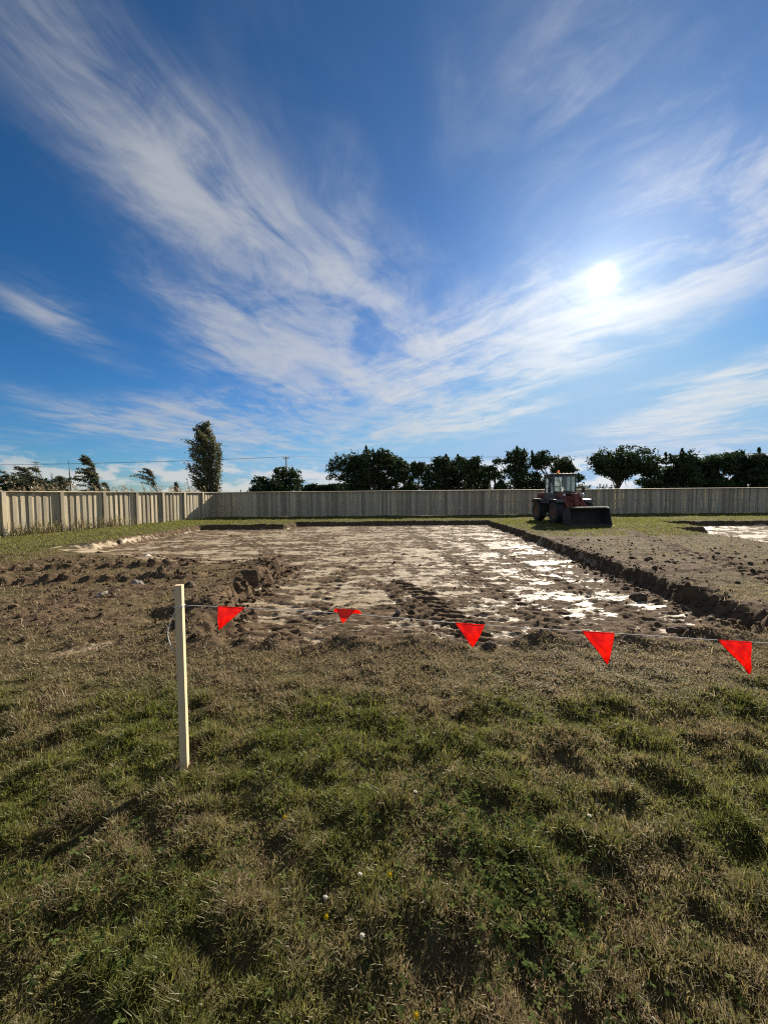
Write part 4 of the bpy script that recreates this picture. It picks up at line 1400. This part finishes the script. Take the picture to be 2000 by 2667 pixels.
# ------------------------------------------------------------------ wheel loader, facing -Y
def loader():
    ox, oy = 9.55, 21.1
    root = empty('wheel_loader', (ox, oy, 0.0), math.radians(1.5))
    tag(root, 'old faded red wheel loader parked on the grass with its bucket lowered', 'wheel loader')
    b = lambda: MB()
    R_, W_, TW = .58, .42, .82
    for (sx, yw) in ((-1, -1.1), (1, -1.1), (-1, 1.1), (1, 1.1)):
        wx0 = sx * TW
        hub = empty('wheel', (wx0, yw, R_)); hub.parent = root
        m_ = b()
        h = W_ / 2
        m_.lathe([(-h * .8, .30), (-h, .36), (-h, .48), (-h * .86, .545), (-h * .4, .556), (h * .4, .556), (h * .86, .545), (h, .48), (h, .36), (h * .8, .30)], 0, 0, 0, 'x', 40)
        # lugs
        for k in range(20):
            a = 2 * math.pi * k / 20
            for s in (-1, 1):
                aa = a + (math.pi / 20 if s > 0 else 0)
                m4 = Matrix.Rotation(aa, 4, 'X') @ Matrix.Translation((s * h * .5, 0, .562)) @ Matrix.Rotation(s * .55, 4, 'Z')
                m_.box(-h * .52, h * .52, -.028, .028, -.022, .022, 0, m4)
        m_.build('tyre', M['rubber'], hub, False)
        m_ = b()
        m_.lathe([(-h * .72, .06), (-h * .55, .20), (-h * .80, .31), (-h * .95, .32), (-h * .95, .35), (h * .95, .35), (h * .95, .32), (h * .80, .31), (h * .55, .20), (h * .72, .06)], 0, 0, 0, 'x', 32)
        for k in range(8):
            a = 2 * math.pi * k / 8
            for s in (-1, 1):
                m_.tube([(s * h * .60, .14 * math.cos(a), .14 * math.sin(a)), (s * h * .76, .14 * math.cos(a), .14 * math.sin(a))], .016, 6)
        m_.tube([(-h * .78, 0, 0), (h * .78, 0, 0)], .085, 12)
        m_.build('rim', M['rim'], hub, False)
    # frames and axles
    m_ = b(); m_.box(-.40, .40, .0, 2.05, .50, .98, .02); m_.box(-.30, .30, -.25, .1, .55, .85, .02)
    m_.tube([(-.82, 1.1, R_), (.82, 1.1, R_)], .13, 10)
    m_.build('rear_frame', M['red'], root)
    m_ = b(); m_.prism([(-1.75, .55), (-.25, .50), (-.25, 1.0), (-.45, 1.62), (-.95, 1.66), (-1.15, 1.30), (-1.75, .95)], 'x', -.36, -.26, .01)
    m_.prism([(-1.75, .55), (-.25, .50), (-.25, 1.0), (-.45, 1.62), (-.95, 1.66), (-1.15, 1.30), (-1.75, .95)], 'x', .26, .36, .01)
    m_.box(-.26, .26, -1.6, -.3, .55, .80, .01); m_.box(-.26, .26, -.95, -.55, .80, 1.45, .01)
    m_.tube([(-.82, -1.1, R_), (.82, -1.1, R_)], .13, 10)
    m_.build('front_frame', M['red'], root)
    # engine hood with grille and counterweight
    m_ = b(); m_.prism([(.70, .98), (2.05, .98), (2.12, 1.10), (2.10, 1.50), (1.95, 1.62), (.70, 1.66)], 'x', -.52, .52, .03)
    hood = m_.build('engine_hood', M['red'], root)
    for s in (-1, 1):
        for k in range(5):
            m_ = b(); x0 = s * .523
            m_.box(min(x0, x0 + s * .012), max(x0, x0 + s * .012), 1.25, 1.85, 1.12 + k * .075, 1.155 + k * .075, .003)
            m_.build('vent_slat', M['black'], hood)
    m_ = b(); m_.box(-.62, .62, 2.02, 2.36, .55, 1.02, .04); m_.build('counterweight', M['red'], root)
    m_ = b(); m_.tube([(.30, 1.3, 1.6), (.30, 1.3, 2.15), (.30, 1.34, 2.25)], [.045, .045, .04], 10); m_.build('exhaust_pipe', M['dark_steel'], root, True)
    # fenders: rear over the wheels, platforms beside the cab
    for s in (-1, 1):
        m_ = b()
        x0, x1 = sorted((s * .60, s * 1.02))
        m_.prism([(.40, 1.12), (.62, 1.24), (1.55, 1.24), (1.80, 1.05), (1.80, 1.09), (1.57, 1.29), (.60, 1.29), (.38, 1.16)], 'x', x0, x1, 0)
        m_.build('rear_fender', M['grey_paint'], root)
        m_ = b()
        m_.prism([(-1.55, 1.10), (-1.35, 1.22), (-.72, 1.24), (-.50, 1.02), (-.47, 1.05), (-.70, 1.29), (-1.37, 1.27), (-1.58, 1.14)], 'x', x0 + (.0 if s < 0 else 0), x1, 0)
        m_.build('front_fender', M['grey_paint'], root)
        m_ = b(); xs0, xs1 = sorted((s * .42, s * .98)); m_.box(xs0, xs1, -.35, .50, 1.05, 1.11, .01); m_.build('side_platform', M['grey_paint'], root)
        # steps
        m_ = b(); xx = s * .92
        for z in (.40, .70):
            m_.box(xx - .10, xx + .10, -.12, .22, z, z + .03, .005)
        m_.box(xx - .015, xx + .015, -.13, -.10, .38, 1.06, .003); m_.box(xx - .015, xx + .015, .20, .23, .38, 1.06, .003)
        m_.build('step', M['dark_steel'], root)
    # cab: posts, roof, lower body, glass
    cab = empty('cab', (0, 0, 0)); cab.parent = root
    y0, y1, xw, z0, zb, zt = -.42, .72, .66, 1.11, 1.72, 2.60
    m_ = b()
    m_.box(-xw, xw, y1 - .04, y1, z0, zb, .01)
    for s in (-1, 1):
        xa, xb = sorted((s * xw, s * (xw - .05)))
        m_.prism([(y0, z0), (y1, z0), (y1, zb - .12), (y0 + .25, zb - .12), (y0, zb - .32)], 'x', xa, xb, .005)
    m_.prism([(-xw, z0), (xw, z0), (xw, zb - .25), (.34, zb - .02), (-.34, zb - .02), (-xw, zb - .25)], 'y', y0, y0 + .04, .005)
    m_.build('cab_body', M['grey_paint'], cab)
    m_ = b()
    ps = .065
    for sx in (-1, 1):
        xa, xb = sorted((sx * xw, sx * (xw - ps)))
        m_.box(xa, xb, y0, y0 + ps, zb - .4, zt, .01)
        m_.box(xa, xb, y1 - ps, y1, zb - .2, zt, .01)
        m_.box(xa, xb, .10, .15, zb - .2, zt, .008)
        m_.box(xa + .004, xb - .004, y0 + ps, y1 - ps, zt - .07, zt, .008)
    m_.box(-xw + ps, xw - ps, y0 + .004, y0 + ps - .004, zt - .07, zt, .008)
    m_.box(-xw + ps, xw - ps, y1 - ps + .004, y1 - .004, zt - .07, zt, .008)
    m_.box(-.42, -.36, y1 - ps + .01, y1 - .01, zb, zt, .006); m_.box(.36, .42, y1 - ps + .01, y1 - .01, zb, zt, .006)
    m_.build('cab_frame', M['grey_paint'], cab)
    m_ = b(); m_.box(-xw - .05, xw + .05, y0 - .08, y1 + .06, zt, zt + .09, .03); roof = m_.build('cab_roof', M['grey_paint'], cab)
    m_ = b(); m_.box(-xw + ps, xw - ps, y0 + .02, y0 + .028, zb - .02, zt - .07); m_.build('windscreen', M['glass'], cab)
    m_ = b(); m_.box(-.36, .36, y1 - .03, y1 - .022, zb, zt - .07); m_.build('rear_window', M['glass'], cab)
    for s in (-1, 1):
        xx = s * (xw - .03)
        for ya, yb in ((y0 + ps, .10), (.15, y1 - ps)):
            m_ = b(); m_.box(xx - .004, xx + .004, ya, yb, zb - .12, zt - .07); m_.build('side_window', M['glass'], cab)
    # wiper, wheel, seat
    m_ = b(); m_.tube([(-.42, y0 - .02, zt - .03), (-.22, y0 - .03, zb + .02)], .014, 6); m_.build('wiper', M['black'], cab)
    m_ = b()
    for k in range(16):
        a, c = 2 * math.pi * k / 16, 2 * math.pi * (k + 1) / 16
        m_.tube([(-.1 + .18 * math.cos(a), .0 + .18 * math.sin(a), zb + .06 + .05 * math.sin(a)), (-.1 + .18 * math.cos(c), .18 * math.sin(c), zb + .06 + .05 * math.sin(c))], .014, 6, False)
    m_.tube([(-.1, 0, zb + .06), (-.1, -.18, zb - .35)], .025, 6); m_.build('steering_wheel', M['black'], cab)
    m_ = b(); m_.box(-.24, .24, .25, .62, 1.40, 1.58, .04); m_.box(-.22, .22, .54, .64, 1.55, 2.02, .04); m_.build('seat', M['black'], cab)
    # beacon
    m_ = b(); m_.tube([(-.28, -.2, zt + .085), (-.28, -.2, zt + .12)], .06, 12); bs = m_.build('beacon_base', M['black'], root, True)
    m_ = b(); m_.tube([(-.28, -.2, zt + .12), (-.28, -.2, zt + .20), (-.28, -.2, zt + .25), (-.28, -.2, zt + .265)], [.060, .058, .045, .02], 14); m_.build('beacon_lamp', M['beacon'], root, True)
    # mirrors, lamps
    for s in (-1, 1):
        m_ = b(); m_.tube([(s * .70, y0, 1.95), (s * .98, y0 - .15, 2.0), (s * .98, y0 - .15, 1.9)], .012, 6); arm = m_.build('mirror_arm', M['black'], root)
        m_ = b(); m_.box(s * .98 - .08, s * .98 + .08, y0 - .17, y0 - .14, 1.66, 1.92, .01); m_.build('mirror', M['black'], root)
        m_ = b(); m_.tube([(s * .52, -1.22, 1.30), (s * .52, -1.34, 1.46)], .018, 6); m_.build('lamp_bracket', M['black'], root)
        m_ = b(); m_.lathe([(-.06, .02), (-.06, .07), (0, .085), (.012, .08), (.012, .02)], s * .52, -1.36, 1.50, 'y', 14); m_.build('headlight', M['chrome'], root, True)
    # lift arms, tilt link, rams
    arm_p = [(-.60, 1.62), (-.85, 1.66), (-1.55, 1.10), (-2.15, .55), (-2.28, .40), (-2.22, .26), (-2.05, .28), (-1.90, .45), (-1.35, .92), (-.85, 1.36), (-.60, 1.42)]
    for s in (-1, 1):
        xa, xb = sorted((s * .42, s * .54))
        m_ = b(); m_.prism(arm_p, 'x', xa, xb, .012); m_.build('lift_arm', M['red'], root)
        m_ = b(); m_.tube([(s * .31, -.45, .85), (s * .40, -1.05, .98)], .055, 10); m_.build('lift_ram', M['red'], root, True)
        m_ = b(); m_.tube([(s * .40, -1.02, .97), (s * .48, -1.55, 1.02)], .030, 8); m_.build('ram_rod', M['chrome'], root, True)
    m_ = b(); m_.box(-.44, .44, -1.60, -1.42, .92, 1.10, .02); m_.build('cross_tube', M['red'], root)
    m_ = b(); m_.prism([(-1.30, 1.55), (-1.62, 1.60), (-1.75, 1.15), (-1.72, .60), (-1.60, .58), (-1.48, 1.05)], 'x', -.10, .10, .015); m_.build('tilt_lever', M['red'], root)
    m_ = b(); m_.tube([(0, -.6, 1.50), (0, -1.02, 1.55)], .065, 10); m_.build('tilt_ram', M['red'], root, True)
    m_ = b(); m_.tube([(0, -1.0, 1.55), (0, -1.42, 1.57)], .034, 8); m_.build('ram_rod', M['chrome'], root, True)
    m_ = b(); m_.tube([(0, -1.68, .64), (0, -2.15, .55)], .05, 8); m_.build('tilt_link', M['red'], root, True)
    # hoses
    for k, xx in enumerate((-.2, -.14, .16, .22)):
        m_ = b(); m_.tube([(xx, -.42, 1.40), (xx, -.62, 1.74), (xx * .8, -.95, 1.72), (xx * .6, -1.1, 1.56)], .014, 6); m_.build('hose', M['black'], root, True)
    # bucket: curved shell, end plates, cutting edge
    bk = empty('bucket', (0, 0, 0)); bk.parent = root
    prof = []
    for k in range(13):
        a = math.radians(80 + 195 * k / 12)
        prof.append((-2.62 - .43 * math.cos(a) * -1 * -1, 0))
    shell = [(-2.92, .86), (-2.70, .88), (-2.46, .82), (-2.30, .68), (-2.24, .50), (-2.26, .30), (-2.36, .14), (-2.55, .05), (-2.90, .03), (-3.20, .02)]
    inner = [(q[0] - .0, q[1]) for q in shell]
    th = .028
    inn = []
    for i, q in enumerate(shell):
        a_ = Vector(shell[max(i - 1, 0)]); c_ = Vector(shell[min(i + 1, len(shell) - 1)])
        t_ = (c_ - a_).normalized(); nrm = Vector((t_.y, -t_.x))
        if nrm.dot(Vector((-2.75, .45)) - Vector(q)) < 0:
            nrm = -nrm
        inn.append((q[0] + nrm.x * th, q[1] + nrm.y * th))
    hwid = 1.02
    m_ = b()
    A0 = [m_.bm.verts.new((-hwid, *q)) for q in shell]; A1 = [m_.bm.verts.new((hwid, *q)) for q in shell]
    B0 = [m_.bm.verts.new((-hwid, *q)) for q in inn]; B1 = [m_.bm.verts.new((hwid, *q)) for q in inn]
    fs = []
    for i in range(len(shell) - 1):
        fs.append(m_.bm.faces.new((A0[i], A1[i], A1[i + 1], A0[i + 1])))
        fs.append(m_.bm.faces.new((B0[i], B0[i + 1], B1[i + 1], B1[i])))
        fs.append(m_.bm.faces.new((A0[i], A0[i + 1], B0[i + 1], B0[i])))
        fs.append(m_.bm.faces.new((A1[i], B1[i], B1[i + 1], A1[i + 1])))
    fs.append(m_.bm.faces.new((A0[0], B0[0], B1[0], A1[0]))); fs.append(m_.bm.faces.new((A0[-1], A1[-1], B1[-1], B0[-1])))
    bmesh.ops.recalc_face_normals(m_.bm, faces=fs)
    m_.build('bucket_shell', M['dark_steel'], bk)
    side = shell[:] + [(-3.14, .10), (-3.02, .45)]
    for s in (-1, 1):
        xa, xb = sorted((s * hwid, s * (hwid + .03)))
        m_ = b(); m_.prism(side, 'x', xa, xb, 0); m_.build('end_plate', M['dark_steel'], bk)
    m_ = b(); m_.prism([(-3.05, .005), (-3.30, .003), (-3.30, .015), (-3.05, .055)], 'x', -hwid - .04, hwid + .04, 0); m_.build('cutting_edge', M['dark_steel'], bk)
    m_ = b(); m_.box(-hwid, hwid, -2.95, -2.66, .885, .91, .005); m_.build('spill_guard', M['dark_steel'], bk)
    for xx in (-.48, .48, 0):
        m_ = b(); m_.prism([(-2.30, .22), (-2.10, .30), (-2.10, .46), (-2.28, .62)], 'x', xx - .09, xx + .09, .01); m_.build('hinge_lug', M['dark_steel'], bk)
    root.location.z = ground_z(ox, oy) + .005
    root.scale = (.92, .95, .96)
    return root


loader()

# ------------------------------------------------------------------ marker stake, cord and flags
SX, SY = -1.150, 2.170


def stake(x, y, H, label, rz):
    gz = ground_z(x, y)
    mb = MB()
    w, t = .020, .0175
    mb.box(-w, w, -t, t, -.25, H, .0015)
    o = mb.build('marker_stake', M['stake'])
    o.location = (x, y, 0); o.rotation_euler = (0, 0, rz)
    tag(o, label, 'stake')
    return o


stake(SX, SY, 1.055, 'pale square wooden stake standing in the grass at left', 0.10)
stake(3.06, 1.80, .92, 'second wooden stake that carries the right end of the flag cord', -.2)


def cord_pt(i):
    x = -.853 + .649 * i
    y = 2.15 - .056 * i
    z = np.interp(i, [-.5, 0, 1, 2, 3, 4, 5, 6.05], [.940, .932, .908, .862, .833, .802, .780, .775])
    return Vector((x, y, float(z)))


def bunting():
    root = empty('flag_bunting', (SX, SY, .93))
    tag(root, 'white cord with five red pennant flags tied to the wooden stake', 'bunting')
    inv = -root.location
    def sub(mb, name, mat, smooth=True):
        for v in mb.bm.verts:
            v.co += inv
        return mb.build(name, mat, root, smooth)
    k = Vector((SX + .024, SY - .020, .937))
    mb = MB()
    pts = [k] + [cord_pt(i) for i in np.linspace(-.35, 6.02, 52)]
    mb.tube(pts, .0016, 6)
    sub(mb, 'cord', M['string'])
    # loop round the stake and knot
    mb = MB()
    c, s = math.cos(.10), math.sin(.10)
    lp = []
    for (a, b_) in ((.0225, -.020), (.0225, .020), (-.0225, .020), (-.0225, -.020), (.0225, -.020)):
        lp.append((SX + a * c - b_ * s, SY + a * s + b_ * c, .938 - (.004 if a < 0 else 0)))
    mb.tube(lp, .0021, 6)
    sub(mb, 'cord_loop', M['string'])
    bm = MB()
    bmesh.ops.create_icosphere(bm.bm, subdivisions=2, radius=.0065)
    for v in bm.bm.verts:
        v.co = v.co * (1 + .3 * mnoise.noise(v.co * 300)) + k
    sub(bm, 'knot', M['string'])
    # hanging tail
    T_ = [k, k + Vector((-.030, -.008, -.022)), k + Vector((-.058, -.010, -.075)), k + Vector((-.078, -.008, -.130)), k + Vector((-.082, -.004, -.165)), k + Vector((-.072, -.004, -.205)), k + Vector((-.060, .0, -.240)), k + Vector((-.059, .012, -.262))]
    sm = []
    for i in range(len(T_) - 1):
        for j in range(4):
            p0_, p1_, p2_, p3_ = T_[max(i - 1, 0)], T_[i], T_[i + 1], T_[min(i + 2, len(T_) - 1)]
            t = j / 4
            sm.append(.5 * ((2 * p1_) + (p2_ - p0_) * t + (2 * p0_ - 5 * p1_ + 4 * p2_ - p3_) * t * t + (3 * p1_ - p0_ - 3 * p2_ + p3_) * t ** 3))
    sm.append(T_[-1])
    mb = MB(); mb.tube(sm, .0026, 6); sub(mb, 'cord_tail', M['string'])

    def flag(fn, nu=14, nv=16):
        """fn(u, v): u along the cord 0..1, v from the cord 0 to the point 1"""
        mb = MB(); bm_ = mb.bm
        rows = []
        for j in range(nv):
            v = j / nv
            rows.append([bm_.verts.new(fn(i / nu, v)) for i in range(nu + 1)])
        tip = bm_.verts.new(fn(.5, 1.0))
        for a, b_ in zip(rows, rows[1:]):
            for i in range(nu):
                bm_.faces.new((a[i], a[i + 1], b_[i + 1], b_[i]))
        for i in range(nu):
            bm_.faces.new((rows[-1][i], rows[-1][i + 1], tip))
        o = sub(mb, 'flag', M['flag'])
        sl = o.modifiers.new('thickness', 'SOLIDIFY'); sl.thickness = .0007; sl.offset = 0
        return o

    def simple(i0, i1, tipu, drop, bow, back, rip=0.0):
        a, b_ = cord_pt(i0), cord_pt(i1)
        def fn(u, v):
            e = a.lerp(b_, u)
            ap = a.lerp(b_, tipu)
            p = e.lerp(ap, v)
            y_ = back * v + bow * math.sin(math.pi * min(1, v * 1.1)) + rip * (1.6 * math.sin(5 * u + 6 * v) + math.sin(13 * u - 7 * v + i0) + .7 * math.sin(9 * v + 17 * u)) * (.25 + v)
            # rolled hem over the cord
            hem = .0035 * max(0, 1 - v * 9)
            return Vector((p.x, p.y + y_ - hem * .8, p.z - drop * v + hem))
        return flag(fn)
    simple(-.118, .120, .07, .127, -.012, -.020, .003)
    # the second flag has been flipped over its cord
    a, b_ = cord_pt(.885), cord_pt(1.120)
    def fn2(u, v):
        e = a.lerp(b_, u); ap = a.lerp(b_, .34)
        sh = min(1, v / .55)
        p = e.lerp(ap, v ** 1.3)
        ang = math.pi * min(1, v / .42)
        if v < .42:
            dz = .030 * math.sin(ang * .5 + .0) ; dy = .028 * (1 - math.cos(ang)) * -.5 + .014
        else:
            k_ = (v - .42) / .58
            dz = .030 - .078 * k_; dy = -.014 - .010 * math.sin(k_ * 2)
        return Vector((p.x, p.y + dy, p.z + dz))
    flag(fn2)
    simple(1.885, 2.122, .58, .122, -.016, -.012, .003)
    simple(2.875, 3.122, .76, .162, -.010, -.015, .002)
    simple(3.880, 4.118, .94, .162, -.012, -.010, .003)


bunting()

# ------------------------------------------------------------------ small wild flowers in the near grass
def gpix(px, py):
    dv = cam.matrix_world.to_3x3() @ Vector(((px - 1000) / 1020, (1333.5 - py) / 1020, -1))
    t = (.05 - EYE) / dv.z
    return dv.x * t, dv.y * t


def petal_mat(name, c):
    m_, g, out = new_mat(name)
    tc = g.node('ShaderNodeTexCoord').outputs['Object']
    n = g.noise(tc, 300, 2, .5)
    c2 = tuple(v * .8 for v in c)
    cc = g.mix(n, c, c2)
    df = g.node('ShaderNodeBsdfDiffuse'); g.put(df.inputs[0], cc)
    tr = g.node('ShaderNodeBsdfTranslucent'); g.put(tr.inputs[0], cc)
    m1 = g.node('ShaderNodeMixShader'); m1.inputs[0].default_value = .4
    g.t.links.new(df.outputs[0], m1.inputs[1]); g.t.links.new(tr.outputs[0], m1.inputs[2])
    g.t.links.new(m1.outputs[0], out.inputs[0])
    return m_


M['yellow'] = petal_mat('yellow_petal', (.85, .55, .02)); M['white'] = petal_mat('white_petal', (.80, .76, .68)); M['stem'] = M['leaf_willow']


def flower(kind, px, py, label, seed):
    x, y = gpix(px, py)
    gz = ground_z(x, y)
    r = random.Random(seed)
    root = empty('yellow_flower' if kind == 'y' else 'clover_flower', (x, y, gz))
    tag(root, label, 'flower', 'yellow wild flowers' if kind == 'y' else 'white clover flowers')
    H = .056 + r.uniform(0, .010)
    mb = MB(); mb.tube([(0.004, .003, -.01), (.002, 0, H * .5), (0, 0, H)], .0011, 5); mb.build('stem', M['stem'], root, True)
    if kind == 'y':
        tilt = Matrix.Translation((0, 0, H)) @ Matrix.Rotation(.5, 4, 'X') @ Matrix.Scale(.78, 4)
        mb = MB()
        for k in range(9):
            a = 6.283 * k / 9
            m4 = tilt @ Matrix.Rotation(a, 4, 'Z')
            q = [mb.bm.verts.new(m4 @ Vector(c)) for c in ((.001, 0, 0), (.006, .0026, .0018), (.0112, .0012, .003), (.0112, -.0012, .003), (.006, -.0026, .0018))]
            mb.bm.faces.new(q)
        mb.build('petals', M['yellow'], root)
        mb = MB(); bmesh.ops.create_icosphere(mb.bm, subdivisions=1, radius=.0035)
        for v in mb.bm.verts: v.co = tilt @ v.co
        mb.build('flower_centre', M['yellow'], root)
    else:
        mb = MB()
        for k in range(34):
            zc = 1 - 1.5 * (k + .5) / 34; a = 2.39996 * k; rr = math.sqrt(max(0, 1 - zc * zc))
            d_ = Vector((rr * math.cos(a), rr * math.sin(a), zc)); up_ = (d_ + Vector((0, 0, .7))).normalized()
            sd = up_.cross(Vector((math.sin(a), -math.cos(a), .1))).normalized() * .0012
            c0 = Vector((0, 0, H)) + d_ * .003; c1 = c0 + up_ * .0068
            mb.bm.faces.new([mb.bm.verts.new(c) for c in (c0 - sd, c0 + sd, c1 + sd * .6, c1 - sd * .6)])
        mb.build('florets', M['white'], root)


flower('y', 850, 2385, 'yellow wild flower below the middle of the near lawn', 1)
flower('y', 1016, 2298, 'yellow wild flower just right of centre in the near lawn', 2)
flower('y', 1084, 2648, 'yellow wild flower at the bottom edge of the picture', 3)
flower('y', 741, 2131, 'small yellow wild flower straight above the clover flowers', 4)
flower('w', 848, 2337, 'white clover flower just above the lowest left yellow flower', 5)
flower('w', 944, 2456, 'lowest of the white clover flowers near the centre', 6)
flower('w', 938, 2288, 'white clover flower nearest the middle yellow flower', 7)
flower('w', 1535, 2128, 'lone white clover flower in the right half of the lawn', 8)
flower('w', 1082, 2068, 'highest white clover flower right of centre in the lawn', 9)
